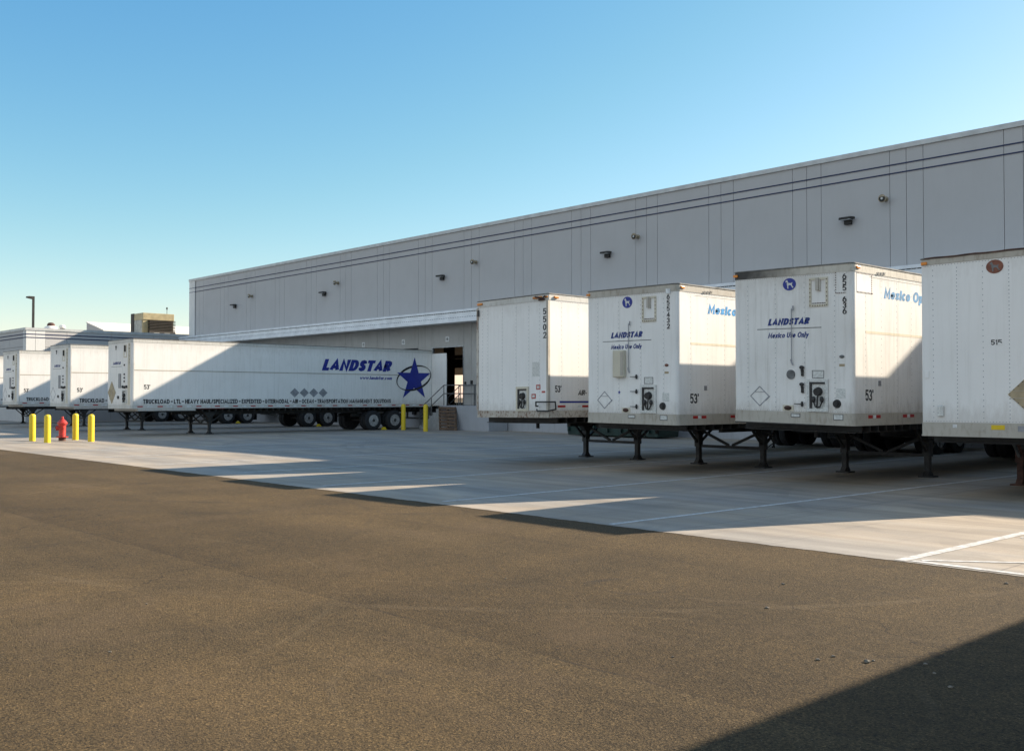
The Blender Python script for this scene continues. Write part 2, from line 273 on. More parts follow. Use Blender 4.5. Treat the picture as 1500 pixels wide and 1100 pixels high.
# ------------------------------------------------------------------ mesh helpers
class MB:
    def __init__(s): s.v = []; s.f = []
    def add(s, vs, fs):
        s.seg = getattr(s, 'seg', []); s.seg.append((list(vs), list(fs)))
        n = len(s.v); s.v += [tuple(p) for p in vs]; s.f += [tuple(i+n for i in f) for f in fs]; return s
    def box(s, x0, x1, y0, y1, z0, z1):
        vs = [(x, y, z) for z in (z0, z1) for x, y in ((x0, y0), (x1, y0), (x1, y1), (x0, y1))]
        return s.add(vs, [(3, 2, 1, 0), (4, 5, 6, 7), (0, 1, 5, 4), (1, 2, 6, 5), (2, 3, 7, 6), (3, 0, 4, 7)])
    def prism(s, pts, z0, z1):               # plan polygon (counter-clockwise), extruded up
        n = len(pts)
        vs = [(x, y, z0) for x, y in pts]+[(x, y, z1) for x, y in pts]
        fs = [tuple(reversed(range(n))), tuple(range(n, 2*n))]+[(i, (i+1) % n, (i+1) % n+n, i+n) for i in range(n)]
        return s.add(vs, fs)
    def prism_y(s, pts, y0, y1):             # (x,z) polygon extruded along y (thin plate on the nose)
        n = len(pts)
        vs = [(x, y0, z) for x, z in pts]+[(x, y1, z) for x, z in pts]
        fs = [tuple(range(n)), tuple(reversed(range(n, 2*n)))]+[(i, i+n, (i+1) % n+n, (i+1) % n) for i in range(n)]
        return s.add(vs, fs)
    def prism_x(s, pts, x0, x1):             # (y,z) polygon extruded along x (plate on the side)
        n = len(pts)
        vs = [(x1, y, z) for y, z in pts]+[(x0, y, z) for y, z in pts]
        fs = [tuple(range(n)), tuple(reversed(range(n, 2*n)))]+[(i, i+n, (i+1) % n+n, (i+1) % n) for i in range(n)]
        return s.add(vs, fs)
    def cyl(s, p0, p1, r0, r1=None, n=12):
        r1 = r0 if r1 is None else r1
        p0 = Vector(p0); p1 = Vector(p1); d = (p1-p0).normalized()
        a = d.orthogonal().normalized(); b = d.cross(a)
        vs = []
        for p, r in ((p0, r0), (p1, r1)):
            for i in range(n):
                t = 2*math.pi*i/n; vs.append(p+a*r*math.cos(t)+b*r*math.sin(t))
        return s.add(vs, [tuple(reversed(range(n))), tuple(range(n, 2*n))]+[(i, (i+1) % n, (i+1) % n+n, i+n) for i in range(n)])
    def tube(s, pts, r, n=8):
        for i in range(len(pts)-1): s.cyl(pts[i], pts[i+1], r, n=n)
        for p in pts[1:-1]: s.ball(p, r*1.02)
        return s
    def ball(s, c, r, n=8, m=5, sc=(1, 1, 1)):
        vs = [(c[0], c[1], c[2]+r*sc[2])]
        for j in range(1, m):
            ph = math.pi*j/m
            for i in range(n):
                t = 2*math.pi*i/n; vs.append((c[0]+r*sc[0]*math.sin(ph)*math.cos(t), c[1]+r*sc[1]*math.sin(ph)*math.sin(t), c[2]+r*sc[2]*math.cos(ph)))
        vs.append((c[0], c[1], c[2]-r*sc[2])); L = len(vs)-1
        fs = [(0, 1+i, 1+(i+1) % n) for i in range(n)]
        for j in range(m-2):
            fs += [(1+j*n+i, 1+(j+1)*n+i, 1+(j+1)*n+(i+1) % n, 1+j*n+(i+1) % n) for i in range(n)]
        fs += [(L, 1+(m-2)*n+(i+1) % n, 1+(m-2)*n+i) for i in range(n)]
        return s.add(vs, fs)
    def lathe(s, prof, c=(0, 0, 0), axis='z', n=24):    # prof: list of (r, h)
        vs = []; k = len(prof)
        for r, h in prof:
            for i in range(n):
                t = 2*math.pi*i/n; a = r*math.cos(t); b = r*math.sin(t)
                if axis == 'z': p = (c[0]+a, c[1]+b, c[2]+h)
                elif axis == 'x': p = (c[0]+h, c[1]+a, c[2]+b)
                else: p = (c[0]+b, c[1]+h, c[2]+a)
                vs.append(p)
        fs = []
        for j in range(k-1):
            fs += [(j*n+i, j*n+(i+1) % n, (j+1)*n+(i+1) % n, (j+1)*n+i) for i in range(n)]
        fs += [tuple(reversed(range(n))), tuple(range((k-1)*n, k*n))]
        return s.add(vs, fs)
    def beam(s, p0, p1, w, h):               # rectangular bar between two points
        p0 = Vector(p0); p1 = Vector(p1); d = (p1-p0).normalized()
        u = Vector((0, 0, 1)) if abs(d.z) < 0.95 else Vector((0, 1, 0))
        a = d.cross(u).normalized()*w/2; b = a.cross(d).normalized()*h/2
        vs = [p+q for p in (p0, p1) for q in (-a-b, a-b, a+b, -a+b)]
        return s.add(vs, [(3, 2, 1, 0), (4, 5, 6, 7), (0, 1, 5, 4), (1, 2, 6, 5), (2, 3, 7, 6), (3, 0, 4, 7)])
    def each(s, name, mat, parent=None, **k):
        for vs, fs in s.seg:
            m = MB(); m.add(vs, fs); m.build(name, mat, parent, **k)
    def build(s, name, mat, parent=None, bevel=0, smooth=False, warp=None, loc=None):
        vs = [warp(p) for p in s.v] if warp else s.v
        me = bpy.data.meshes.new(name); me.from_pydata(vs, [], s.f); me.update()
        me.materials.append(M_[mat] if isinstance(mat, str) else mat)
        import bmesh
        bm = bmesh.new(); bm.from_mesh(me); bmesh.ops.recalc_face_normals(bm, faces=bm.faces[:]); bm.to_mesh(me); bm.free()
        o = bpy.data.objects.new(name, me); C.objects.link(o)
        if parent: o.parent = parent
        if loc: o.location = loc
        if smooth:
            for p in me.polygons: p.use_smooth = True
            try: me.set_sharp_from_angle(angle=rad(38))
            except Exception: pass
        if bevel:
            b = o.modifiers.new('bevel', 'BEVEL'); b.width = bevel; b.segments = 2; b.limit_method = 'ANGLE'
        return o

def empty(name, loc=(0, 0, 0), rz=0, label=None, cat=None, group=None, kind=None):
    o = bpy.data.objects.new(name, None); C.objects.link(o); o.location = loc; o.rotation_euler = (0, 0, rz)
    return tag(o, label, cat, group, kind)
def tag(o, label=None, cat=None, group=None, kind=None):
    if label: o['label'] = label
    if cat: o['category'] = cat
    if group: o['group'] = group
    if kind: o['kind'] = kind
    return o
def copy_tree(o, parent=None):
    c = o.copy(); C.objects.link(c); c.parent = parent
    for ch in list(o.children): copy_tree(ch, c)
    return c

# lettering -----------------------------------------------------------
def arc(cx, cy, rx, ry, a0, a1, n=10):
    return [(cx+rx*math.cos(rad(a0+(a1-a0)*i/n)), cy+ry*math.sin(rad(a0+(a1-a0)*i/n))) for i in range(n+1)]
O_ = arc(.5, .5, .5, .5, 0, 342, 19)
S_ = [(.95, .80), (.80, .95), (.5, 1), (.18, .95), (.03, .77), (.18, .58), (.5, .50), (.82, .42), (.97, .23), (.82, .05), (.5, 0), (.18, .05), (.03, .20)]
BW = [(0, 1), (.55, 1), (.88, .93), (1, .75), (.88, .57), (.55, .5), (0, .5)]
# glyph: (width, base, height, [(points, closed), ...]); points are stroke centre lines in a unit box
GL = {
 'L': (.46, 0, 1, [([(0, 1), (0, 0), (1, 0)], 0)]), 'A': (.66, 0, 1, [([(0, 0), (.5, 1), (1, 0)], 0), ([(.2, .27), (.8, .27)], 0)]),
 'N': (.62, 0, 1, [([(0, 0), (0, 1), (1, 0), (1, 1)], 0)]), 'D': (.62, 0, 1, [([(0, 0), (0, 1)]+arc(.45, .5, .55, .5, 90, -90, 12), 1)]),
 'S': (.52, 0, 1, [(S_, 0)]), 'T': (.54, 0, 1, [([(0, 1), (1, 1)], 0), ([(.5, 1), (.5, 0)], 0)]),
 'R': (.56, 0, 1, [([(0, 0)]+BW, 0), ([(.5, .5), (1, 0)], 0)]), 'P': (.54, 0, 1, [([(0, 0)]+BW, 0)]),
 'M': (.74, 0, 1, [([(0, 0), (.06, 1), (.5, .15), (.94, 1), (1, 0)], 0)]), 'U': (.58, 0, 1, [([(0, 1), (0, .4)]+arc(.5, .36, .5, .36, 180, 360, 10)+[(1, .4), (1, 1)], 0)]),
 'O': (.70, 0, 1, [(O_, 1)]), 'C': (.62, 0, 1, [(arc(.52, .5, .52, .5, 48, 312, 16), 0)]), 'G': (.68, 0, 1, [(arc(.5, .5, .5, .5, 45, 345, 18)+[(1, .48), (.55, .48)], 0)]),
 'K': (.58, 0, 1, [([(0, 0), (0, 1)], 0), ([(1, 1), (.1, .45)], 0), ([(.3, .57), (1, 0)], 0)]), 'E': (.46, 0, 1, [([(1, 1), (0, 1), (0, 0), (1, 0)], 0), ([(0, .5), (.85, .5)], 0)]),
 'F': (.44, 0, 1, [([(1, 1), (0, 1), (0, 0)], 0), ([(0, .5), (.85, .5)], 0)]), 'H': (.60, 0, 1, [([(0, 0), (0, 1)], 0), ([(1, 0), (1, 1)], 0), ([(0, .5), (1, .5)], 0)]),
 'I': (.0, 0, 1, [([(.5, 0), (.5, 1)], 0)]), 'V': (.62, 0, 1, [([(0, 1), (.5, 0), (1, 1)], 0)]), 'Y': (.60, 0, 1, [([(0, 1), (.5, .48), (1, 1)], 0), ([(.5, .48), (.5, 0)], 0)]),
 'X': (.60, 0, 1, [([(0, 0), (1, 1)], 0), ([(0, 1), (1, 0)], 0)]), 'Z': (.54, 0, 1, [([(0, 1), (1, 1), (0, 0), (1, 0)], 0)]), '/': (.42, 0, 1, [([(0, 0), (1, 1)], 0)]),
 '-': (.30, .36, .12, [([(0, .5), (1, .5)], 0)]), "'": (.0, .72, .28, [([(.5, 0), (.5, 1)], 0)]), '.': (.0, 0, .17, [([(.5, 0), (.5, 1)], 0)]),
 'x': (.46, 0, .70, [([(0, 0), (1, 1)], 0), ([(0, 1), (1, 0)], 0)]), 'o': (.52, 0, .70, [(O_, 1)]), 'c': (.44, 0, .70, [(arc(.52, .5, .52, .5, 48, 312, 14), 0)]),
 'e': (.50, 0, .70, [([(.05, .5), (1, .5)]+arc(.5, .5, .5, .5, 8, 312, 16), 0)]), 'i': (.0, 0, .70, [([(.5, 0), (.5, 1)], 0), ([(.5, 1.40), (.5, 1.44)], 0)]),
 's': (.40, 0, .70, [(S_, 0)]), 'n': (.46, 0, .70, [([(0, 0), (0, 1)], 0), ([(0, .62)]+arc(.5, .58, .5, .42, 160, 0, 8)+[(1, 0)], 0)]),
 'l': (.0, 0, 1, [([(.5, 0), (.5, 1)], 0)]), 'y': (.48, -.28, .98, [([(0, 1), (.5, .36)], 0), ([(1, 1), (.22, 0)], 0)]),
 'w': (.70, 0, .70, [([(0, 1), (.25, 0), (.5, .95), (.75, 0), (1, 1)], 0)]), 'a': (.50, 0, .70, [(O_, 1), ([(1, 0), (1, 1)], 0)]),
 'd': (.50, 0, .70, [(O_, 1), ([(1, 0), (1, 1.45)], 0)]), 'p': (.50, 0, .70, [(O_, 1), ([(0, -.42), (0, 1)], 0)]),
 't': (.34, 0, 1, [([(.45, 1), (.45, 0)], 0), ([(0, .66), (1, .66)], 0)]), 'r': (.32, 0, .70, [([(0, 0), (0, 1)], 0), ([(0, .6), (.4, .95), (1, .98)], 0)]),
 'm': (.74, 0, .70, [([(0, 0), (0, 1)], 0), ([(0, .62)]+arc(.25, .62, .25, .38, 160, 0, 6)+[(.5, 0)], 0), ([(.5, .62)]+arc(.75, .62, .25, .38, 160, 0, 6)+[(1, 0)], 0)]),
 '0': (.52, 0, 1, [(O_, 1)]), '1': (.26, 0, 1, [([(0, .80), (1, 1), (1, 0)], 0)]), '2': (.52, 0, 1, [(arc(.5, .70, .5, .30, 170, -25, 10)+[(0, 0), (1, 0)], 0)]),
 '3': (.50, 0, 1, [(arc(.48, .74, .46, .26, 160, -80, 10)+arc(.48, .26, .52, .26, 78, -160, 10), 0)]), '4': (.54, 0, 1, [([(.75, 0), (.75, 1), (0, .25), (1, .25)], 0)]),
 '5': (.52, 0, 1, [([(.92, 1), (.12, 1), (.05, .55)]+arc(.48, .32, .52, .32, 115, -150, 11), 0)]), '6': (.54, 0, 1, [(arc(.5, .33, .5, .33, 0, 342, 15), 1), ([(.02, .38), (.22, .75), (.62, 1)], 0)]),
 '7': (.50, 0, 1, [([(0, 1), (1, 1), (.3, 0)], 0)]), '9': (.54, 0, 1, [(arc(.5, .67, .5, .33, 0, 342, 15), 1), ([(.98, .62), (.78, .25), (.38, 0)], 0)]),
 '\u2022': (.16, .30, .38, [([(0, .5), (1, .5)], 0)]),
}
def stroke(pts, closed, t):
    """mitred ribbon along a polyline; returns verts, quads"""
    n = len(pts); out = []; pts = [Vector(p) for p in pts]
    if not closed:
        for e, f in ((0, 1), (n-1, n-2)):
            d = (pts[e]-pts[f]).normalized(); k = 0.5 if max(abs(d.x), abs(d.y)) > 0.97 else 0.22
            pts[e] = pts[e]+d*t*k
    for i in range(n):
        p = Vector(pts[i]); a = Vector(pts[i-1]) if (i or closed) else None; b = Vector(pts[(i+1) % n]) if (i < n-1 or closed) else None
        d1 = (p-a).normalized() if a is not None else None; d2 = (b-p).normalized() if b is not None else None
        if d1 is None: d1 = d2
        if d2 is None: d2 = d1
        n1 = Vector((-d1.y, d1.x)); n2 = Vector((-d2.y, d2.x)); m = n1+n2
        if m.length < 1e-4: m = n1.copy()
        m.normalize(); k = min(1.9, 1/max(0.3, m.dot(n1)))
        out.append((p+m*t/2*k, p-m*t/2*k))
    vs = [q for pr in out for q in pr]; fs = []
    for i in range(n if closed else n-1):
        j = (i+1) % n; fs.append((2*i, 2*i+1, 2*j+1, 2*j))
    return vs, fs
def add_text(mb, body, face, a0, z0, w, h, off, bold=0.02, shear=0.0, y_plane=None):
    """face 'n': plate facing -y, text along +x; face 's': plate facing +x, text along +y; fitted to w x h"""
    t = 0.13+bold*2.6; x = 0; runs = []; top = 0; bot = 0
    for ch in body:
        if ch == ' ': x += 0.30; continue
        gw, gb, gh, st = GL[ch]
        if ch == '\u2022': gw = 0.22
        W_ = gw+ (t if gw == 0 else 0); W_ = max(W_, t)
        for pts, cl in st:
            q = [(x+t/2+u*(W_-t), gb+t/2+v*(gh-t)) for u, v in pts]
            if ch == '\u2022': q = [(x, .5), (x+.22, .5)]
            runs.append((q, cl, 0.24 if ch == '\u2022' else t)); 
        x += W_+0.075-t*0.12
    allv = []; k = 0
    for q, cl, tt in runs:
        vs, fs = stroke(q, cl, tt); allv.append(([(p.x+shear*p.y, p.y) for p in vs], fs))
    xs = [p[0] for vs, f in allv for p in vs]; x0, x1 = min(xs), max(xs)
    sy = h; sx = (w/(x1-x0)) if w else sy*1.42
    if not w: a0 = a0-(x1-x0)*sx/2
    for vs, fs in allv:
        dd = 0.001+0.00022*(k % 4); k += 1
        def P(p, d):
            a = a0+(p[0]-x0)*sx; zz = z0+p[1]*sy
            return (a, off-d, zz) if face == 'n' else (off+d, a, zz)
        n = len(vs); V = [P(p, dd) for p in vs]+[P(p, -0.001) for p in vs]
        F = list(fs)
        for f in fs:
            F.append((f[3], f[0], f[0]+n, f[3]+n)); F.append((f[1], f[2], f[2]+n, f[1]+n))
        a_, b_ = (0, 1), (n-2, n-1)
        mb.add(V, F)
    return mb

# ------------------------------------------------------------------ ground
def sheet(name, pts, z, mat, kind='structure'):
    me = bpy.data.meshes.new(name); me.from_pydata([(x, y, z) for x, y in pts], [], [tuple(range(len(pts)))]); me.update()
    me.materials.append(M_[mat]); o = bpy.data.objects.new(name, me); C.objects.link(o)
    if kind: o['kind'] = kind
    return o
sheet('ground', [(-2500, -2500), (2500, -2500), (2500, 2500), (-2500, 2500)], 0.0, 'asphalt')
# concrete apron with a slightly ragged edge where the asphalt was laid against it
edge = [(-140+i*0.06, 9.93+random.uniform(-0.012, 0.012)+0.012*math.sin(i*0.011)+0.01*math.sin(i*0.37)*math.sin(i*0.05)) for i in range(int(190/0.06))]
sheet('concrete_apron', edge+[(50, 120), (-140, 120)], 0.004, 'concrete')
def strip(p0, p1, w):
    (x0, y0), (x1, y1) = p0, p1; L = math.hypot(x1-x0, y1-y0); nx, ny = -(y1-y0)/L*w/2, (x1-x0)/L*w/2
    return [(x0+nx, y0+ny), (x0-nx, y0-ny), (x1-nx, y1-ny), (x1+nx, y1+ny)]
mk = MB()
def mk_strip(p0, p1, w, z=0.008):
    q = strip(p0, p1, w); mk.add([(x, y, z) for x, y in q], [(0, 1, 2, 3)])
for (a, b) in (((-8.9, 10.0), (-8.45, 30)), ((-12.65, 10.2), (-13.05, 30)), ((-16.4, 10.3), (-17.0, 30)), ((-20.5, 10.5), (-20.9, 30)), ((-24.3, 10.5), (-24.75, 30)), ((-28.3, 10.8), (-28.6, 30)), ((-32.2, 11), (-32.4, 30)), ((-47.3, 12), (-47.5, 31)), ((-54.9, 12), (-55, 31))):
    mk_strip(a, b, 0.095)
mk_strip((-4.93, 9.96), (-4.78, 22), 0.125)
mk_strip((-4.84, 10.035), (12, 10.035), 0.10, 0.0085)
mk_strip((-4.78, 10.12), (1.2, 15.0), 0.075, 0.009)
mk_strip((-4.75, 12.62), (1.2, 17.5), 0.075, 0.009)
mk_strip((-4.72, 15.12), (1.2, 20.0), 0.10, 0.009)
o = mk.build('parking_line_markings', 'marking'); o['kind'] = 'structure'

# ------------------------------------------------------------------ main warehouse
D = 34.1; H = 10.59; XL = -72.97; XR = 24.0; YB = 56.0
wh = empty('warehouse', (0, 0, 0), label='long grey panel-clad warehouse with two navy stripes and a dock canopy', cat='warehouse')
P = 3.9068; cen = [-67.34-P+i*P for i in range(0, 25)]     # centres of the triple joints
bay_c = [c+P/2 for c in cen]
g = 0.009; zlow = 5.70; ztop = 10.41
upm, lwm, bsm = MB(), MB(), MB()
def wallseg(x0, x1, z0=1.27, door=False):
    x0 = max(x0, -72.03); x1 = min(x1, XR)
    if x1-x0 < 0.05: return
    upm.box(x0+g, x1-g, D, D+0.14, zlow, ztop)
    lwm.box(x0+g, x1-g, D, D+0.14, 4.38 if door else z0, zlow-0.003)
doors = {}
for i, c in enumerate(cen):
    wallseg(c-0.606, c); wallseg(c, c+0.606)
    bc = c+P/2
    isdoor = bc > -71.0 and not (-39.2 < bc < -37.4) and bc < XR-3
    wallseg(c+0.606, c+P-0.606, door=isdoor)
    if isdoor: doors[round(bc, 2)] = bc
opened = min(doors.values(), key=lambda b: abs(b+42.27))
# backing behind the joints
bk = MB()
xs = opened-P/2+0.606
bk.box(-72.03, xs, D+0.14, D+0.19, 1.27, ztop-0.02); bk.box(xs+2.695, XR, D+0.14, D+0.19, 1.27, ztop-0.02); bk.box(xs, xs+2.695, D+0.14, D+0.19, 4.38, ztop-0.02)
bk.build('joint_backing', 'groove', wh)
upm.build('upper_wall', 'wall', wh); lwm.build('lower_wall', 'wall_low', wh)
# foundation in cast lengths
x = XL
while x < XR:
    x1 = min(x+3.9068, XR); bsm.box(x+0.006, x1-0.006, D+0.01, D+0.25, 0, 1.255); x = x1
bsm.build('foundation_wall', 'base', wh)
MB().box(XL+0.02, XR-0.02, D+0.05, D+0.24, 0, 1.25).build('foundation_core', 'groove', wh)
MB().box(XL, -72.03, D-0.02, D+0.3, 0, ztop).build('corner_panel', 'panel_lt', wh)
MB().box(XL-0.04, XR, D-0.06, D+0.4, ztop, H).build('coping', 'coping', wh, bevel=0.01)
st = MB(); st.box(XL, XR, D-0.0235, D+0.02, 9.87, 9.912); st.box(XL, XR, D-0.0235, D+0.02, 9.565, 9.607); st.each('wall_stripe', 'stripe', wh)
# shell: end walls, back wall with one open dock door, roof, floor
sh = MB()
sh.box(XL, XL+0.25, D+0.3, YB, 0, ztop); sh.box(XR-0.25, XR, D+0.25, YB, 0, ztop)
bx0, bx1 = -71.0, -64.0
sh.box(XL, bx0, YB, YB+0.25, 0, ztop); sh.box(bx1, XR, YB, YB+0.25, 0, ztop); sh.box(bx0, bx1, YB, YB+0.25, 3.6, ztop); sh.box(bx0, bx1, YB, YB+0.25, 0, 1.25)
sh.build('rear_shell_wall', 'wall', wh)
MB().box(XL+0.3, XR-0.3, D+0.3, YB, 9.6, 9.9).build('roof', 'dark', wh)
MB().box(XL+0.3, XR-0.3, D+0.26, YB, 0, 1.25).build('floor_slab', 'intfloor', wh)
ib = MB()
for yy in (38, 42, 46, 50): ib.box(XL+0.3, XR-0.3, yy, yy+0.3, 3.95, 4.15)
ib.box(-62, -61.7, 50, 50.3, 1.25, 9.5); ib.box(-54, -53.7, 44, 44.3, 1.25, 9.5)
ib.each('interior_beam', 'dark', wh)
# dock doors, jambs, bumpers, number plates
for k, bc in sorted(doors.items()):
    x0, x1 = bc-1.345, bc+1.345
    if bc != opened:
        d = MB()
        for j in range(5): d.box(x0+0.02, x1-0.02, D+0.08, D+0.12, 1.26+j*0.61, 1.26+j*0.61+0.6)
        dd = d.build('dock_door', 'doorpanel', wh)
    b = MB()
    for s in (-1, 1): b.box(bc+s*1.05-0.13, bc+s*1.05+0.13, D-0.12, D+0.01, 0.72, 1.22)
    b.each('dock_bumper', 'rubber', wh, bevel=0.02)
fr = MB(); fr.box(xs+0.012, xs+0.06, D-0.015, D+0.12, 1.27, 4.38); fr.box(xs+2.635, xs+2.683, D-0.015, D+0.12, 1.27, 4.38); fr.box(xs+0.06, xs+2.635, D-0.015, D+0.12, 4.33, 4.375)
fr.build('door_frame', 'gal', wh)
# personnel door and small wall fittings by the landing
pc = opened+P
pd = MB().box(pc-0.48, pc+0.48, D-0.03, D+0.0, 1.27, 3.4).build('personnel_door', 'doorpanel', wh, bevel=0.01)
MB().cyl((pc-0.38, D-0.03, 2.25), (pc-0.38, D-0.09, 2.25), 0.03).build('handle', 'gal', pd)
for dx, zz, w in ((xs+2.85, 2.42, 0.05), (xs+3.35, 2.45, 0.07)):
    MB().box(dx-w, dx+w, D-0.06, D+0.0, zz-w*1.4, zz+w*1.4).build('switch_box', 'bronze', wh, bevel=0.008)
# canopy: deep box fascia in three steps with dark blocks standing in for shade in the flutes
cy0 = 33.13
MB().box(XL+0.4, XR-2, cy0+0.03, D-0.003, 5.55, 6.09).build('canopy_deck', 'canopy', wh)
MB().box(XL+0.36, XR-2, cy0-0.045, cy0+0.028, 6.035, 6.155).build('canopy_top_fascia', 'canopy', wh, bevel=0.006)
MB().box(XL+0.38, XR-2, cy0-0.005, cy0+0.028, 5.775, 6.005).build('canopy_middle_band', 'canopy', wh)
MB().box(XL+0.37, XR-2, cy0-0.03, cy0+0.028, 5.525, 5.755).build('canopy_lower_band', 'canopy', wh, bevel=0.006)
fl = MB(); x = XL+0.45
while x < -8:
    fl.box(x, x+0.12, cy0+0.0, cy0+0.0295, 6.006, 6.034); fl.box(x+0.05, x+0.12, cy0+0.0, cy0+0.0295, 5.756, 5.774); x += 0.19
o = fl.build('flute_shade_blocks', 'bronze', wh); o['kind'] = 'stuff'
# door numbers
for bc, tx in ((opened, '10'), (opened-P, '11'), (opened-2*P, '12')):
    s = empty('dock_number_sign', (bc, D-0.012, 4.77), label='small white sign numbered %s on the wall above %s' % (tx, {'10': 'the open dock door', '11': 'the long trailer, middle of the three', '12': 'the long trailer, leftmost of the three'}[tx]), cat='sign', group='dock number signs')
    MB().box(-0.15, 0.15, -0.012, 0.008, -0.14, 0.14).build('plate', 'refwhite', s)
    add_text(MB(), tx, 'n', -0.085, -0.065, 0.17, 0.13, -0.0145, 0.02).build('number', 'black', s)
# wall lights
def wall_light(x, z, lab):
    s = empty('wall_light', (x, D-0.002, z), label=lab, cat='wall light', group='flat dark lights along the warehouse wall')
    hd = MB(); hd.prism([(-0.30, -0.22), (-0.22, -0.34), (0.22, -0.34), (0.30, -0.22), (0.30, -0.10), (-0.30, -0.10)], 0.0, 0.085)
    hd.build('light_head', 'bronze', s, bevel=0.02)
    MB().box(-0.14, 0.14, -0.13, 0, -0.17, 0.10).build('mounting_box', 'bronze', s, bevel=0.015)
    MB().box(-0.22, 0.22, -0.31, -0.14, -0.02, -0.001).build('lens', 'gal', s)
names = ['rightmost of five, above trailer 655636', 'above the trailers numbered 655432 and 5502', 'above the open dock door', 'second from the left end of the building', 'at the left end of the building']
for (x, z), n in zip(((-18.73, 8.145), (-30.49, 8.13), (-42.35, 8.12), (-54.02, 8.12), (-65.64, 8.12)), names):
    wall_light(x, z, 'dark wall light '+n)
def horn(x, z, lab):
    s = empty('wall_fixture', (x, D-0.002, z), label=lab, cat='wall fixture', group='round beige fixtures high on the warehouse wall')
    MB().cyl((0, 0, 0), (0, -0.07, 0), 0.095, n=16).build('wall_plate', 'beigefix', s, smooth=True)
    MB().cyl((0, -0.07, 0), (0, -0.20, 0.0), 0.05, 0.06, 14).cyl((0, -0.20, 0), (0, -0.30, -0.01), 0.11, 0.145, 20).build('housing', 'beigefix', s, smooth=True)
    MB().cyl((0, -0.301, -0.01), (0, -0.306, -0.01), 0.115, n=20).build('dark_mouth', 'bronze', s)
    MB().cyl((0, -0.306, -0.01), (0, -0.33, -0.01), 0.04, n=12).build('centre_cap', 'label', s)
hn = ['right of the rightmost wall light', 'right of the light above trailer 655432', 'right of the light above the open dock door', 'between second and third wall lights from left', 'just right of the leftmost wall light']
for (x, z), n in zip(((-17.3, 8.71), (-28.74, 8.70), (-39.6, 8.65), (-52.5, 8.64), (-63.2, 8.62)), hn):
    horn(x, z, 'small round beige fixture on the wall '+n)

# ------------------------------------------------------------------ low wing on the left
XW = -73.0; YW = 22.43; HW = 6.41
wg = empty('office_wing', (XW, YW, 0), label='low grey wing with navy stripes at left, half sunlit', cat='building')
# local coordinates: x from -20 (left) to 0 (yard face), y from 0 (front) to 30
pm = MB()
ysegs = [(1.27, 2.70)]+[(2.70+i*3.1, min(2.70+(i+1)*3.1, 11.62)) for i in range(3)]
for a, b in ysegs:
    for z0, z1 in ((0.0, 1.26), (1.29, 3.2), (3.22, 5.10), (5.12, 6.23)): pm.box(-0.14, 0, a+g, b-g, z0, z1)
xsegs = [(-20+i*3.3, min(-20+(i+1)*3.3, -0.55)) for i in range(6)]
for a, b in xsegs:
    for z0, z1 in ((0.0, 1.26), (1.29, 3.2), (3.22, 5.10), (5.12, 6.23)): pm.box(a+g, b-g, 0, 0.14, z0, z1)
pm.build('wall_panel', 'wall', wg)
cpn = MB()
for a, b in ((0.0, 0.62), (0.62, 1.27)): cpn.box(-0.16, 0.012, a+0.01, b-0.01, 0, 6.23)
cpn.box(-0.55, -0.165, -0.012, 0.12, 0, 6.23)
cpn.build('corner_panel', 'panel_lt', wg)
MB().box(-20, -0.17, 0.15, 11.62, 0, 6.22).build('core', 'groove', wg)
st = MB()
for z in (5.93, 5.70):
    st.box(0.0125, 0.016, -0.016, 11.6, z, z+0.07); st.box(-20, 0.016, -0.016, -0.0125, z, z+0.07)
st.build('wall_stripe', 'stripe', wg)
MB().box(-20.1, 0.05, -0.05, 0.12, 6.23, HW).box(-0.12, 0.05, 0.12, 11.61, 6.23, HW).box(-20.1, -19.9, 0.12, 11.61, 6.23, HW).build('coping', 'coping', wg)
MB().box(-19.9, -0.12, 0.12, 11.60, 6.22, 6.26).build('roof', 'roofwhite', wg)
MB().box(-26, -0.05, 11.63, 33, 0, 6.0).build('rear_block', 'wall', wg)

# rooftop units
hv = empty('rooftop_unit', (-77.5, 32.38, 6.26), label='olive rooftop air-conditioning unit with dark louvres beside the tall warehouse wall', cat='rooftop unit')
MB().box(-2.2, 0, 0.05, 2.5, 0, 1.45).build('cabinet', 'olive', hv)
MB().box(-2.2, 0.06, -0.0, 2.55, 1.452, 2.0).build('top_hood', 'olive', hv, bevel=0.03)
rb = MB()
for i in range(6): rb.box(-1.55+i*0.24, -1.40+i*0.24, -0.005, 0.05, 0.02, 1.45)
rb.build('ribbed_side', 'ribbed', hv)
MB().box(-2.21, -1.62, -0.03, 0.04, 0.0, 2.02).build('side_intake', 'louvre', hv)
lv = MB()
for i in range(7): lv.box(0.002, 0.38, 0.42, 2.52, 0.65+i*0.12, 0.70+i*0.12)
lv.box(0.002, 0.36, 0.42, 2.52, 0.0, 0.6)
lv.build('louvre_hood', 'louvre', hv)
for y in (0.75, 1.60): MB().box(0.365, 0.40, y, y+0.45, 0.28, 0.45).build('vent_grille', 'ribbed', hv)
MB().cyl((-0.3, 2.1, 2.0), (-0.3, 2.1, 2.38), 0.02).cyl((-0.3, 2.1, 2.38), (-0.3, 2.1, 2.55), 0.06).build('antenna', 'bronze', hv)
dm = empty('roof_fan', (-77.5, 25.54, 6.26), label='mushroom-shaped roof fan with a rusty cap on the wing roof', cat='roof fan')
MB().lathe([(0.28, 0), (0.28, 0.36), (0.50, 0.38), (0.42, 0.55), (0.20, 0.66)], n=20).build('curb_and_skirt', 'panel_lt', dm, smooth=True)
MB().lathe([(0.26, 0.60), (0.27, 0.74), (0.16, 0.86), (0.02, 0.88)], n=20).build('rusty_cap', 'rust', dm, smooth=True)
dm = empty('roof_vent', (-77.5, 26.35, 6.26), label='low white round roof vent just right of the roof fan', cat='roof vent')
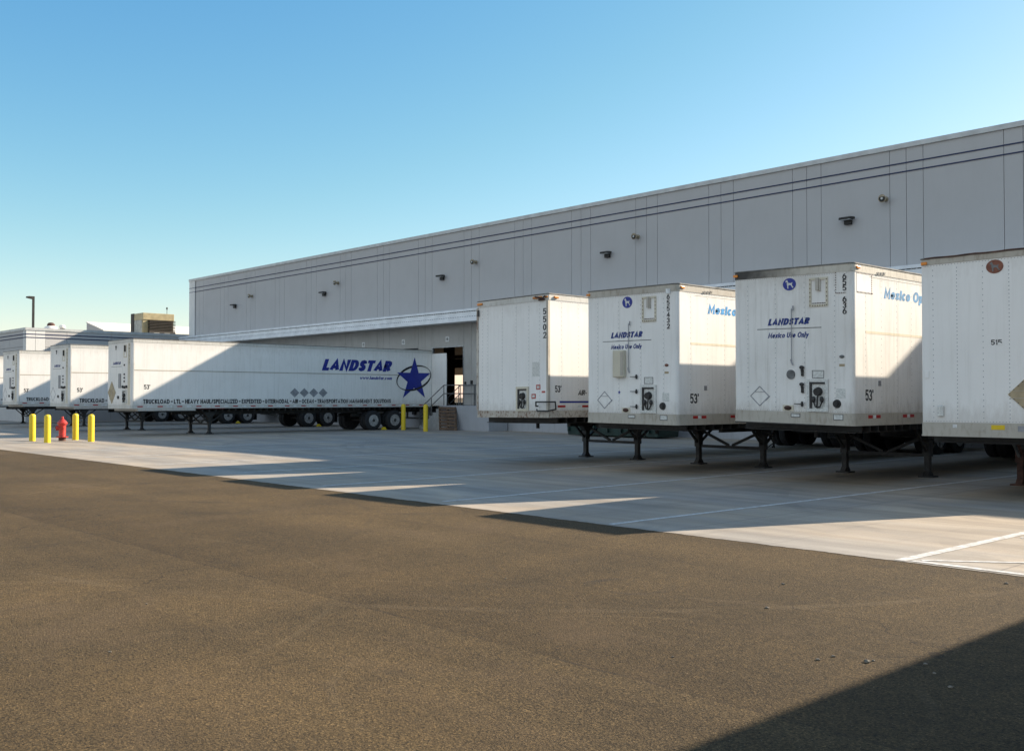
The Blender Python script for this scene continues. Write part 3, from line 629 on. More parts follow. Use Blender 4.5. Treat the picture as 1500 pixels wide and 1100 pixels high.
MB().lathe([(0.16, 0), (0.16, 0.5), (0.24, 0.52), (0.20, 0.70), (0.05, 0.76)], n=16).build('vent_body', 'panel_lt', dm, smooth=True)
MB().lathe([(0.165, 0.42), (0.165, 0.50)], n=16).build('dark_band', 'bronze', dm)
# white shed roof beyond
fb = empty('white_roofed_building', (-113.0, 42.8, 0), label='distant building with a bright white sloping roof behind the wing', cat='building')
MB().prism_y([(-5, 0), (0, 0), (0, 9.0), (-5, 10.15)], 0, 50).build('wall', 'wall', fb)
MB().add([(0.15, -0.05, 9.0), (0.15, 50, 9.0), (-5.05, 50, 10.16), (-5.05, -0.05, 10.16), (0.15, -0.05, 9.12), (0.15, 50, 9.12), (-5.05, 50, 10.28), (-5.05, -0.05, 10.28)],
         [(3, 2, 1, 0), (4, 5, 6, 7), (0, 1, 5, 4), (1, 2, 6, 5), (2, 3, 7, 6), (3, 0, 4, 7)]).build('roof', 'roofwhite', fb)
# light pole
lp = empty('lamp_post', (-100, 31.35, 0), label='tall black square lamp post with one head, rising behind the wing roof', cat='lamp post')
MB().box(-0.09, 0.09, -0.09, 0.09, 0, 10.95).build('pole', 'bronze', lp)
MB().box(-0.25, 0.09, -0.45, 0.10, 10.95, 11.10).beam((0, -0.1, 10.9), (0, -0.62, 11.0), 0.34, 0.14).build('lamp_head', 'bronze', lp, bevel=0.02)

# goods seen through the open dock
for i, (x, y, h_, n) in enumerate(((-67.6, 52.5, 1.5, 'left'), (-66.1, 52.9, 1.1, 'right'))):
    s = empty('carton_stack', (x, y, 1.25), label='tan carton stack seen through the open dock door, %s one of the pair' % n, cat='cartons', group='carton stacks inside the warehouse')
    c_ = MB()
    for j in range(int(h_/0.36)):
        for k in range(2): c_.box(-0.5+k*0.51, k*0.51, -0.45, 0.45, 0.14+j*0.36, 0.14+j*0.36+0.35)
    c_.build('cartons', 'carton', s, bevel=0.01)
    MB().box(-0.52, 0.53, -0.5, 0.5, 0.0, 0.13).build('pallet_base', 'wood', s)

# ------------------------------------------------------------------ steps, landing and railing
stp = empty('concrete_steps', (-42.75, 32.80, 0), label='concrete steps and landing with grey pipe railings in front of the open dock', cat='steps')
s_ = MB(); n_ = 7
for i in range(n_): s_.box(i*0.29, (i+1)*0.29-0.002, 0, 1.24, 0, 1.24*(i+1)/n_)
s_.build('stair_flight', 'conc_step', stp, bevel=0.01)
MB().box(n_*0.29, 5.6, -0.0, 1.24, 0, 1.245).build('landing', 'base', stp, bevel=0.01)
def rail(y):
    rl = MB(); r = 0.024; e = n_*0.29
    for hh in (0.95, 0.52):
        rl.tube([(0.0, y, 0.10+hh), (e, y, 1.24+hh+0.1), (5.5, y, 1.24+hh+0.1)], r)
    for xx, zb in ((0.02, 0.15), (1.0, 0.6), (e, 1.24), (e+1.2, 1.24), (e+2.4, 1.24), (5.5, 1.24)):
        zt = (0.10+0.95+min(xx, e)/e*1.24)
        rl.cyl((xx, y, zb), (xx, y, zt), r)
    rl.build('railing', 'steel_grey', stp, smooth=True)
rail(0.06); rail(1.16)

# pallet leaning on the landing
pl = empty('wooden_pallet', (-40.35, 32.27, 0.0), label='worn wooden pallet leaning upright against the dock landing', cat='pallet')
lean = math.atan2(0.45, 1.15)
def pw(p):
    x, y, z = p; return (x*1.15+z*-0.50, y+z*math.sin(lean)*1.0, z*math.cos(lean))
w_ = MB()
for i in range(7): w_.box(0, 1.15, -0.02, 0.0, 0.02+i*0.185, 0.02+i*0.185+0.135)
w_.build('deck_board', 'wood', pl, warp=pw)
w_ = MB()
for xx in (0.0, 0.55, 1.10): w_.box(xx, xx+0.05, 0.0, 0.09, 0.0, 1.27)
w_.build('stringer', 'wood', pl, warp=pw)
w_ = MB()
for i in range(4): w_.box(0, 1.15, 0.09, 0.11, 0.04+i*0.38, 0.14+i*0.38)
w_.build('back_board', 'wood', pl, warp=pw)

# ------------------------------------------------------------------ bollards, hydrant, chocks, bin
def bollard(x, y, h_, r, lab, grp):
    b = MB(); b.lathe([(r, 0), (r, h_-0.10), (r*0.92, h_-0.05), (r*0.7, h_-0.015), (r*0.3, h_), (0.005, h_+0.002)], n=24)
    o = b.build('bollard', 'yellow', smooth=True); o.location = (x, y, 0.0)
    tag(o, lab, 'bollard', grp)
bl = ['leftmost of four around the red hydrant', 'immediately left of the red hydrant, nearest the asphalt', 'immediately right of the red hydrant, furthest from the asphalt', 'rightmost of four around the red hydrant']
for (x, y), n in zip(((-40.62, 12.75), (-38.74, 12.68), (-40.48, 14.29), (-38.54, 14.18)), bl):
    bollard(x, y, 1.03, 0.115, 'round-topped yellow bollard, '+n, 'bollards round the fire hydrant')
for (x, y), n in zip(((-41.62, 30.95), (-39.23, 30.52)), ('at the rear wheels of the long trailer', 'beside the dock steps, left of the leaning pallet')):
    bollard(x, y, 1.33, 0.115, 'tall yellow bollard '+n, 'bollards by the dock steps')
hy = empty('fire_hydrant', (-39.87, 13.59, 0), rz=rad(-25), label='red fire hydrant on the sunlit concrete among yellow bollards', cat='fire hydrant')
MB().lathe([(0.13, 0.0), (0.13, 0.13), (0.10, 0.14)], n=20).build('base_pipe', 'rust', hy, smooth=True)
MB().lathe([(0.215, 0.14), (0.215, 0.175), (0.13, 0.18), (0.125, 0.22), (0.13, 0.60), (0.16, 0.61), (0.16, 0.645), (0.19, 0.65), (0.19, 0.69), (0.15, 0.74), (0.10, 0.80), (0.05, 0.84), (0.05, 0.86), (0.04, 0.93), (0.01, 0.93)], n=24).build('barrel', 'hyd', hy, smooth=True)
for nm, d, r in (('pumper_nozzle', (-0.0, -1, 0), 0.085), ('hose_nozzle', (1, 0, 0), 0.06), ('hose_nozzle', (-1, 0, 0), 0.06)):
    d = Vector(d); c0 = Vector((0, 0, 0.50))
    MB().cyl(c0+d*0.08, c0+d*0.17, r, n=16).cyl(c0+d*0.17, c0+d*0.215, r*1.18, n=12).cyl(c0+d*0.215, c0+d*0.245, 0.025, n=5).build(nm, 'hyd', hy, smooth=True)
bf = MB()
for i in range(8):
    t = i*math.pi/4; bf.cyl((0.185*math.cos(t), 0.185*math.sin(t), 0.17), (0.185*math.cos(t), 0.185*math.sin(t), 0.20), 0.015, n=6)
bf.build('flange_bolts', 'rust', hy)
def chock(x, y, lab):
    o = MB().prism_x([(-0.13, 0), (0.13, 0), (0.13, 0.03), (0.02, 0.15), (-0.04, 0.15), (-0.13, 0.03)], -0.09, 0.09).build('wheel_chock', 'yellow', bevel=0.015)
    o.location = (x, y, 0.005); tag(o, lab, 'wheel chock', 'yellow wheel chocks')
chock(-42.55, 30.40, 'yellow wheel chock between the rear wheels of the longest visible trailer')
chock(-49.7, 31.0, 'yellow wheel chock behind a wheel of the second trailer in the left row')
chock(-59.05, 30.9, 'yellow wheel chock furthest left, by the far trailer wheels')
dp = empty('steel_bin', (-30.9, 31.9, 0), label='dark green steel bin seen beneath and behind trailer numbered 5502', cat='bin')
MB().add([(0, 0, 0.05), (5.0, 0, 0.05), (5.0, 1.35, 0.05), (0, 1.35, 0.05), (-0.12, -0.1, 1.3), (5.15, -0.1, 1.3), (5.15, 1.4, 1.3), (-0.12, 1.4, 1.3)],
         [(3, 2, 1, 0), (4, 5, 6, 7), (0, 1, 5, 4), (1, 2, 6, 5), (2, 3, 7, 6), (3, 0, 4, 7)]).build('tub', 'green', dp, bevel=0.03)
rb = MB()
for i in range(7): rb.box(0.1+i*0.75, 0.16+i*0.75, -0.13, -0.04, 0.2, 1.25)
rb.box(-0.15, 5.18, -0.15, -0.06, 1.25, 1.33).build('ribs', 'green', dp)

# ------------------------------------------------------------------ trailers
def make_logo(t, warp, u, z, rx, rz, badge, dog, name='round_badge'):
    o = MB().prism_y([(u+rx*math.cos(a*math.pi/16), z+rz*math.sin(a*math.pi/16)) for a in range(32)], -0.006, 0).build(name, badge, t, warp=warp)
    # upright standing hound: head up, long legs, docked tail
    dg = [(-0.55, 0.30), (-0.62, 0.52), (-0.48, 0.60), (-0.34, 0.72), (-0.28, 0.55), (-0.16, 0.25), (0.28, 0.16), (0.48, 0.30), (0.52, 0.22), (0.42, 0.02), (0.46, -0.25), (0.66, -0.48), (0.62, -0.62), (0.50, -0.58),
          (0.34, -0.30), (0.20, -0.12), (-0.08, -0.14), (-0.16, -0.30), (-0.14, -0.68), (-0.30, -0.68), (-0.32, -0.28), (-0.40, 0.05), (-0.38, 0.30), (-0.46, 0.36)]
    MB().prism_y([(u+x*rx*0.95, z+y*rz*1.02) for x, y in dg], -0.009, -0.006).build('hound_emblem', dog, o, warp=warp)
    return o

def diamond(u, z, w, h_): return [(u-w/2, z), (u, z-h_/2), (u+w/2, z), (u, z+h_/2)]

def frame_pts(mb, poly, t, y0, y1):     # thin outline around a closed polygon on the nose
    n = len(poly)
    for i in range(n):
        a = poly[i]; b = poly[(i+1) % n]; mb.beam((a[0], (y0+y1)/2, a[1]), (b[0], (y0+y1)/2, b[1]), abs(y1-y0), t)

def trailer(X, Y, rl, dz, kind, lab, number=None, wheels=(12.5, 13.8), gear_y=3.72, gear_w=0.94, legmat='steel', body='white', rail='rail', toprail='rail', open_door=False, L=16.15):
    t = empty('box_trailer', (X-1.3, Y, 0), label=lab, cat='trailer', group='white box trailers backed up to the warehouse docks')
    def warp(p):
        w = min(1, max(0, (p[2]-0.7)/0.35)); return (p[0], p[1], p[2]+w*(dz-rl*p[0]))
    cr = {'A': 0.10, 'B': 0.10, 'C': 0.03, 'D': 0.05}[kind]
    def outline(o=0.0, L1=L):
        r = cr+o; pts = []
        x = 1.3+o
        for a in range(0, 91, 15):
            t_ = rad(-90+a) if r > 0 else 0
            pts.append((x-r+r*math.cos(t_), -o+r+r*math.sin(t_)))
        pts += [(x, L1+o), (-x, L1+o)]
        for a in range(0, 91, 15):
            t_ = rad(180+a); pts.append((-x+r+r*math.cos(t_), -o+r+r*math.sin(t_)))
        return pts
    zb = {'A': 1.27, 'B': 1.33, 'C': 1.27, 'D': 1.33}[kind]; zt = 3.975 if kind == 'D' else 3.93
    bd = MB().prism(outline(), zb, zt).build('body', body, t, warp=warp, smooth=True)
    MB().prism(outline(0.008), 1.11, zb-0.002).build('bottom_rail', rail, t, warp=warp, smooth=True)
    MB().prism(outline(0.008), zt+0.002, 4.07).build('top_rail', ('rail_light' if kind in 'AC' else toprail), t, warp=warp, smooth=True)
    MB().prism(outline(-0.0 if cr < 0.05 else 0.0), 4.072, 4.10).build('roof', 'rail', t, warp=warp)
    # lip mouldings along the rails
    MB().prism(outline(0.02), 4.075, 4.093).build('roof_moulding', 'steel_grey', t, warp=warp)
    if kind != 'A': MB().prism(outline(0.018), 1.10, 1.125).build('sill_lip', rail, t, warp=warp)
    # panel seams and rivets
    seam = MB(); rv = MB()
    def rivn(u, z, r=0.010):       # rivet on the nose
        rv.add([(u-r, -0.0005, z), (u, -0.0005, z-r), (u+r, -0.0005, z), (u, -0.0005, z+r), (u, -0.006, z)], [(0, 1, 4), (1, 2, 4), (2, 3, 4), (3, 0, 4)])
    def rivs(y, z, r=0.010, sx=1):
        x = sx*1.3
        rv.add([(x+sx*0.0005, y-r, z), (x+sx*0.0005, y, z-r), (x+sx*0.0005, y+r, z), (x+sx*0.0005, y, z+r), (x+sx*0.006, y, z)], [(0, 1, 4), (1, 2, 4), (2, 3, 4), (3, 0, 4)])
    if kind == 'A':
        for i in range(13):
            for sx in (-1, 1): seam.box(sx*1.3-0.0012, sx*1.3+0.0012, 0.55+i*1.245, 0.558+i*1.245, zb+0.01, zt-0.01)
        for u in (-0.95, -0.3, 0.35): seam.box(u, u+0.007, -0.0012, 0.01, zb+0.01, zt-0.01)
    else:
        cols = {'B': (-0.96, -0.33, 0.3, 0.93), 'C': (-1.1, -0.9, -0.35, 0.16, 0.62, 1.0), 'D': (-1.09, -0.69, -0.27, 0.14, 0.55, 0.95)}[kind]
        for u in cols:
            z = zb+0.08
            while z < zt-0.05:
                rivn(u, z); z += 0.062 if (kind == 'D' and u in (-0.69, 0.14)) else 0.095
            if kind in 'BC': seam.box(u+0.02, u+0.024, -0.0015, 0.01, zb+0.01, zt-0.01)
        u = -1.22
        while u < 1.22:
            rivn(u, zb+0.02, 0.008); rivn(u, zt-0.02, 0.008); u += 0.05
        for i in range(26):
            y = 0.45+i*0.61
            if y > L-0.1: break
            z = zb+0.08
            while z < zt-0.05: rivs(y, z); rivs(y, z, sx=-1); z += 0.11
            if i % 2 == 0:
                for sx in (-1, 1): seam.box(sx*1.3-0.0012, sx*1.3+0.0012, y+0.02, y+0.024, zb+0.01, zt-0.01)
        y = 0.3
        while y < L: rivs(y, zb+0.02, 0.008); rivs(y, zt-0.02, 0.008); y += 0.06
        rv.build('rivets', 'grey_dia' if kind != 'D' else 'grey_dia', t, warp=warp)
    seam.build('panel_seams', 'label', t, warp=warp)
    # underframe
    uf = MB()
    for i in range(int(L/0.32)): uf.box(-1.25, 1.25, 0.35+i*0.32, 0.40+i*0.32, 0.99, 1.108)
    for sx in (-1, 1): uf.box(sx*0.52-0.05, sx*0.52+0.05, 2.6, L-0.2, 0.86, 0.988)
    uf.box(-1.2, 1.2, 0.25, 2.3, 0.97, 0.985); uf.cyl((0, 0.92, 0.85), (0, 0.92, 0.98), 0.045)
    uf.build('underframe', 'steel', t, warp=warp)
    # landing gear
    gy = gear_y
    gr = MB().build('landing_gear', 'steel', t) if False else None
    lgo = MB()
    lgo.beam((-gear_w, gy, 0.30+0.16), (gear_w, gy, 0.30+0.16), 0.05, 0.07)
    lgo.beam((-gear_w+0.05, gy+0.02, 0.86), (-0.05, gy+0.02, 0.50), 0.05, 0.06); lgo.beam((gear_w-0.05, gy+0.02, 0.86), (0.05, gy+0.02, 0.50), 0.05, 0.06)
    for sx in (-1, 1):
        lgo.beam((sx*gear_w, gy, 0.50), (sx*gear_w, gy+0.75, 1.0), 0.05, 0.05); lgo.beam((sx*gear_w, gy, 0.50), (sx*gear_w, gy-0.55, 1.0), 0.05, 0.05)
    lg = lgo.build('landing_gear_bracing', legmat if legmat != 'rust' else 'steel_grey', t)
    for sx in (-1, 1):
        l_ = MB(); l_.box(sx*gear_w-0.075, sx*gear_w+0.075, gy-0.075, gy+0.075, 0.44, 1.04)
        l_.box(sx*gear_w-0.055, sx*gear_w+0.055, gy-0.055, gy+0.055, 0.10, 0.44)
        l_.prism_x([(gy-0.32, 1.0), (gy+0.32, 1.0), (gy+0.09, 0.74), (gy-0.09, 0.74)], sx*gear_w-0.085, sx*gear_w+0.085)
        leg = l_.build('leg', legmat, t)
        MB().box(sx*gear_w-0.15, sx*gear_w+0.15, gy-0.15, gy+0.15, 0.0, 0.035).prism_x([(gy-0.13, 0.035), (gy+0.13, 0.035), (gy+0.06, 0.13), (gy-0.06, 0.13)], sx*gear_w-0.06, sx*gear_w+0.06).build('foot', legmat, leg)
    MB().tube([(gear_w+0.08, gy, 0.80), (gear_w+0.24, gy, 0.80), (gear_w+0.24, gy+0.05, 0.62), (gear_w+0.30, gy+0.05, 0.62)], 0.014).build('crank_handle', legmat, t)
    # bogie
    bg_ = MB(); y0, y1 = wheels
    for sx in (-1, 1): bg_.box(sx*0.55-0.06, sx*0.55+0.06, y0-0.9, min(y1+0.9, L-0.1), 0.70, 0.855); bg_.prism_x([(y0-0.3, 0.70), (y1+0.3, 0.70), ((y0+y1)/2+0.2, 0.50), ((y0+y1)/2-0.2, 0.50)], sx*0.60-0.05, sx*0.60+0.05)
    for y in wheels: bg_.cyl((-0.95, y, 0.5), (0.95, y, 0.5), 0.065)
    bg_.build('bogie', 'steel', t)
    for y in wheels:
        for sx in (-1, 1):
            for k, xx in enumerate((1.27, 0.94)):
                w = MB(); xo = sx*xx
                pr = [(0.29, 0.0), (0.30, 0.02), (0.44, 0.015), (0.485, 0.03), (0.50, 0.05), (0.50, 0.09), (0.49, 0.092), (0.49, 0.102), (0.50, 0.104), (0.50, 0.17), (0.49, 0.172), (0.49, 0.182), (0.50, 0.184), (0.50, 0.23), (0.485, 0.26), (0.44, 0.275), (0.30, 0.27), (0.29, 0.28)]
                w.lathe([(r, -sx*h2) for r, h2 in pr], c=(xo, y, 0.5), axis='x', n=28)
                wo = w.build('wheel', 'rubber', t, smooth=True)
                if k == 0:
                    r_ = MB(); r_.lathe([(0.292, 0.0), (0.292, -sx*0.012), (0.268, -sx*0.02), (0.255, -sx*0.10), (0.20, -sx*0.12), (0.14, -sx*0.085), (0.11, -sx*0.07), (0.10, -sx*0.0), (0.08, sx*0.01), (0.02, sx*0.012)], c=(xo+sx*0.002, y, 0.5), axis='x', n=28)
                    ro = r_.build('rim', 'rim', wo, smooth=True)
                    hl = MB()
                    for q in range(6):
                        a = q*math.pi/3+0.2; hl.cyl((xo-sx*0.118, y+0.205*math.cos(a), 0.5+0.205*math.sin(a)), (xo-sx*0.088, y+0.205*math.cos(a), 0.5+0.205*math.sin(a)), 0.043, n=10)
                    hl.cyl((xo-sx*0.06, y, 0.5), (xo+sx*0.014, y, 0.5), 0.105, 0.08, n=14)
                    hl.build('hand_holes', 'steel', wo)
    mf = MB()
    for sx in (-1, 1): mf.box(sx*0.75-0.32*1, sx*0.75+0.32*1, min(y1+0.75, L-0.3), min(y1+0.765, L-0.285), 0.22, 0.85)
    mf.each('mud_flap', 'rubber', t)
    # rear: doors and under-ride bumper
    if open_door:
        MB().box(-1.24, 0.0, L+0.006, L+0.045, 1.25, 3.95).build('rear_door', body, t)
        MB().box(1.31, 2.52, L+0.005, L+0.05, 1.22, 3.98).build('rear_door', 'white_clean', t, bevel=0.008)
    else:
        MB().box(-1.24, -0.005, L+0.010, L+0.045, 1.25, 3.95).build('rear_door', body, t, warp=warp)
        MB().box(0.005, 1.24, L+0.010, L+0.045, 1.25, 3.95).build('rear_door', body, t, warp=warp)
    bu = MB(); bu.box(-1.1, 1.1, L-0.12, L-0.02, 0.50, 0.60)
    for sx in (-1, 1): bu.box(sx*0.75-0.05, sx*0.75+0.05, L-0.1, L-0.03, 0.60, 1.0)
    bu.build('rear_bumper', 'steel_grey', t)
    # reflective tape
    rd, wt = MB(), MB(); zz = 1.20
    if kind == 'A':
        y = 0.27
        while y < L-0.4:
            rd.box(1.305, 1.3105, y, y+0.24, zz-0.025, zz+0.025); wt.box(1.305, 1.3105, y+0.44, y+0.66, zz-0.025, zz+0.025); y += 0.885
    elif kind == 'B':
        y = 0.52
        while y < L-0.6:
            rd.box(1.305, 1.3105, y, y+0.17, 1.235, 1.295); rd.box(1.305, 1.3105, y+0.30, y+0.47, 1.235, 1.295); wt.box(1.305, 1.3105, y+0.18, y+0.29, 1.235, 1.295); y += 1.36
    elif kind == 'C':
        y = 0.17
        while y < L-0.6:
            wt.box(1.3, 1.3035, y, y+0.15, 1.345, 1.395); rd.box(1.3, 1.3035, y+0.152, y+0.42, 1.345, 1.395); y += 0.86
    else:
        y = 0.5
        while y < L-0.6: rd.box(1.305, 1.3105, y, y+0.3, 1.2, 1.25); wt.box(1.305, 1.3105, y+0.31, y+0.6, 1.2, 1.25); y += 1.3
    rd.build('red_reflective_tape', 'red', t, warp=warp); wt.build('white_reflective_tape', 'refwhite', t, warp=warp)
    # corner marker lamps
    ml = MB(); ml.box(1.305-0.10, 1.30, -0.03, -0.009, 3.99, 4.03) if kind != 'B' else ml.box(1.309, 1.335, 0.10, 0.22, 3.99, 4.035)
    ml.box(-1.28, -1.18, -0.035, -0.009, 3.98, 4.03)
    if kind != 'A': ml.each('marker_lamp', 'amber', t, warp=warp, bevel=0.006)
    t['_k'] = kind; del t['_k']
    return t, warp, bd

def N(u): return u-1.3          # nose coordinate from the left edge

def nose_gladhand(t, warp, u0, u1, z0, z1, frame='label'):
    f = MB(); f.box(N(u0), N(u1), -0.016, 0.0, z0, z1)
    fo = MB(); w = 0.055
    for b in ((u0, u0+w, z0, z1), (u1-w, u1, z0, z1), (u0+w, u1-w, z0, z0+w), (u0+w, u1-w, z1-w, z1)): fo.box(N(b[0]), N(b[1]), -0.03, -0.001, b[2], b[3])
    bx = fo.build('coupling_box', frame, t, warp=warp)
    MB().box(N(u0+w), N(u1-w), -0.006, -0.001, z0+w, z1-w).build('box_back', 'label', bx, warp=warp)
    MB().box(N(u0+w), N(u0+w+0.045), -0.028, -0.006, z0+w, z1-w).box(N(u0+w+0.045), N(u1-w), -0.028, -0.006, z1-w-0.035, z1-w).build('painted_box_shadow', 'steel', bx, warp=warp)  # black strips imitate the recess shadow along the left and top edges
    uc = (u0+u1)/2+0.02; zc = z0+(z1-z0)*0.62
    MB().cyl((N(uc), -0.006, zc), (N(uc), -0.09, zc-0.01), 0.085, 0.07, 14).build('electric_socket', 'steel', bx, warp=warp)
    hs = MB()
    for s in (-1, 1):
        hs.ball((N(uc+s*0.085), -0.05, zc-0.15), 0.05, sc=(0.8, 0.7, 1.25))
        hs.tube([(N(uc+s*0.085), -0.045, zc-0.2), (N(uc+s*0.05), -0.05, zc-0.28), (N(uc-0.02), -0.03, z0+w+0.02)], 0.014)
    hs.tube([(N(uc), -0.04, zc-0.06), (N(uc-0.01), -0.05, zc-0.22), (N(uc-0.03), -0.03, z0+w+0.02)], 0.013)
    hs.build('air_couplings', 'steel', bx, warp=warp, smooth=True)

def small_plate(t, warp, name, mat, u0, u1, z0, z1, y=0.004, dark=0):
    o = MB().box(N(u0), N(u1), -y, 0.0, z0, z1).build(name, mat, t, warp=warp)
    if dark:
        d = MB(); f = 0.012
        for b in ((u0, u1, z0, z0+f), (u0, u1, z1-f, z1), (u0, u0+f, z0+f, z1-f), (u1-f, u1, z0+f, z1-f)): d.box(N(b[0]), N(b[1]), -y-0.003, -y, b[2], b[3])
        d.build('border', 'steel_grey', o, warp=warp)
    return o

# ---- the two Mexico trailers
def mexico_nose(t, warp, sh, number, nu, extra):
    a = MB(); add_text(a, 'LANDSTAR', 'n', N(0.80+sh), 2.99, 0.92, 0.13, -0.002, 0.05, 0.22); a.build('company_lettering', 'navy_grey', t, warp=warp)
    MB().box(N(0.56+sh), N(1.96+sh), -0.003, 0, 2.915, 2.93).build('underline', 'steel_grey', t, warp=warp)
    a = MB(); add_text(a, 'Mexico Use Only', 'n', N(0.80+sh), 2.745, 0.90, 0.105, -0.002, 0.022, 0.2); a.build('use_lettering', 'navy_grey', t, warp=warp)
    make_logo(t, warp, N(1.285+sh), 3.77, 0.142, 0.118 if extra else 0.125, 'navy', 'label')
    # top vent hatch
    u0, u1, z0, z1 = 1.71+sh, 2.10+sh, 3.31, 3.86
    v = MB(); w = 0.045
    for b in ((u0, u0+w, z0, z1), (u1-w, u1, z0, z1), (u0+w, u1-w, z0, z0+w), (u0+w, u1-w, z1-w, z1)): v.box(N(b[0]), N(b[1]), -0.014, -0.0, b[2], b[3])
    vo = v.build('vent_hatch', 'cream', t, warp=warp)
    MB().box(N(u0+0.15), N(u0+0.21), -0.045, -0.0, 3.62, z1-0.01).box(N(u0+0.215), N(u0+0.24), -0.03, -0.0, 3.60, z1-0.03).build('hatch_latch', 'rail', vo, warp=warp)
    rv = MB()
    for z in [z0+0.03+i*0.08 for i in range(7)]:
        for u in (u0+0.022, u1-0.022): rv.cyl((N(u), -0.013, z), (N(u), -0.019, z), 0.011, n=6)
    for i in range(6): rv.cyl((N(u0+0.08+i*0.05), -0.013, z0+0.022), (N(u0+0.08+i*0.05), -0.019, z0+0.022), 0.011, n=6); rv.box(N(u0+0.06+i*0.05), N(u0+0.10+i*0.05), -0.006, 0, z0+0.06, z0+0.075)
    rv.build('hatch_rivets', 'rust', vo, warp=warp)
    # lift rod with hooked ends
    MB().tube([(N(1.34+sh), -0.03, 3.30), (N(1.34+sh), -0.03, 2.28)], 0.008).tube([(N(1.34+sh), -0.03, 3.29), (N(1.37+sh), -0.03, 3.27), (N(1.375+sh), -0.03, 3.35)], 0.013).tube([(N(1.325+sh), -0.03, 2.33), (N(1.34+sh), -0.03, 2.27), (N(1.37+sh), -0.03, 2.22)], 0.013).build('vent_rod', 'grey_dia', t, warp=warp)
    # hooks
    for z in (2.13, 1.81, 1.48):
        h_ = MB(); h_.ball((N(1.56+sh), -0.03, z), 0.05, sc=(0.55, 0.5, 1.1))
        if extra and z > 1.6: h_.ball((N(1.555+sh), -0.03, z+0.045), 0.05, sc=(1.1, 0.5, 0.7)); h_.box(N(1.545+sh), N(1.585+sh), -0.04, 0, z-0.12, z)
        else: h_.beam((N(1.56+sh), -0.03, z), (N(1.40+sh), -0.05, z), 0.014, 0.014)
        h_.build('hose_hook', 'steel', t, warp=warp, smooth=True)
    small_plate(t, warp, 'instruction_plate', 'label', 1.76+sh, 2.01+sh, 1.97, 2.12, dark=1)
    nose_gladhand(t, warp, 1.66+sh, 2.10+sh, 1.345, 1.955)
    MB().cyl((N(2.27+sh), -0.0, 1.50), (N(2.27+sh), -0.035, 1.50), 0.082, 0.07, 18).cyl((N(2.27+sh), -0.035, 1.50), (N(2.27+sh), -0.06, 1.50), 0.045, n=12).build('round_socket', 'steel', t, warp=warp, smooth=True)
    f = MB(); frame_pts(f, diamond(N(0.61+sh), 1.615, 0.42, 0.38), 0.016, -0.006, 0); fo = f.build('placard_holder', 'grey_dia', t, warp=warp)
    MB().beam((N(0.49+sh), -0.004, 1.70), (N(0.73+sh), -0.004, 1.70), 0.006, 0.01).beam((N(0.74+sh), -0.004, 1.53), (N(0.84+sh), -0.004, 1.62), 0.006, 0.02).build('holder_clips', 'grey_dia', fo, warp=warp)
    so = small_plate(t, warp, 'lamp_plate', 'cream', 1.13+sh, 1.36+sh, 1.345, 1.455, y=0.012)
    MB().ball((N(1.245+sh), -0.02, 1.40), 0.085, sc=(1, 0.3, 0.52)).build('lamp_lens', 'rust', so, warp=warp, smooth=True)
    small_plate(t, warp, 'rail_sticker', 'label', 1.31+sh, 1.51+sh, 1.225, 1.30, y=0.016, dark=1); small_plate(t, warp, 'rail_sticker', 'label', 2.20+sh, 2.40+sh, 1.20, 1.31, y=0.016, dark=1)
    small_plate(t, warp, 'paper_sticker', 'label', 2.26+sh, 2.44+sh, 1.60, 1.78); small_plate(t, warp, 'brown_sticker', 'tan', 2.32+sh, 2.43+sh, 2.19, 2.235)
    MB().ball((N(2.375+sh), -0.006, 2.37), 0.045, sc=(1.2, 0.3, 0.7)).build('oval_sticker', 'rustoval' if not extra else 'steel_grey', t, warp=warp)
    a = MB()
    for ch, z in number: add_text(a, ch, 'n', N(nu), z, None, 0.108, -0.007, 0.008)
    a.build('fleet_number', 'black', t, warp=warp)
    # side
def mexico_side(t, warp, mat, y0=1.10):
    a = MB(); add_text(a, 'Mexico Op', 's', y0, 3.505, 1.62, 0.215, 1.302, 0.034, 0.12); a.build('side_lettering', mat, t, warp=warp)
    MB().box(1.3, 1.3025, 0.45, 15.9, 2.81, 2.86).build('side_stripe', 'cream', t, warp=warp)
    a = MB(); add_text(a, "53'", 's', 0.43, 1.56, 0.30, 0.21, 1.302, 0.012); a.build('length_lettering', 'black', t, warp=warp)
    MB().box(1.3, 1.312, 0.92, 1.02, 1.84, 1.94).build('side_vent', 'grey_dia', t, warp=warp, bevel=0.01)
    MB().box(1.3, 1.3045, 0.60, 15.95, zt_side, zt_side+0.006).build('upper_seam', 'rail', t, warp=warp)
    s = MB(); 
    for i in range(7): s.cyl((1.302, 0.84+i*0.055, 3.925+i*0.004), (1.302, 0.88+i*0.055, 3.975+i*0.004), 0.012+0.006*(i % 2), n=5)
    s.build('worn_maker_script', 'steel_grey', t, warp=warp)
zt_side = 3.87

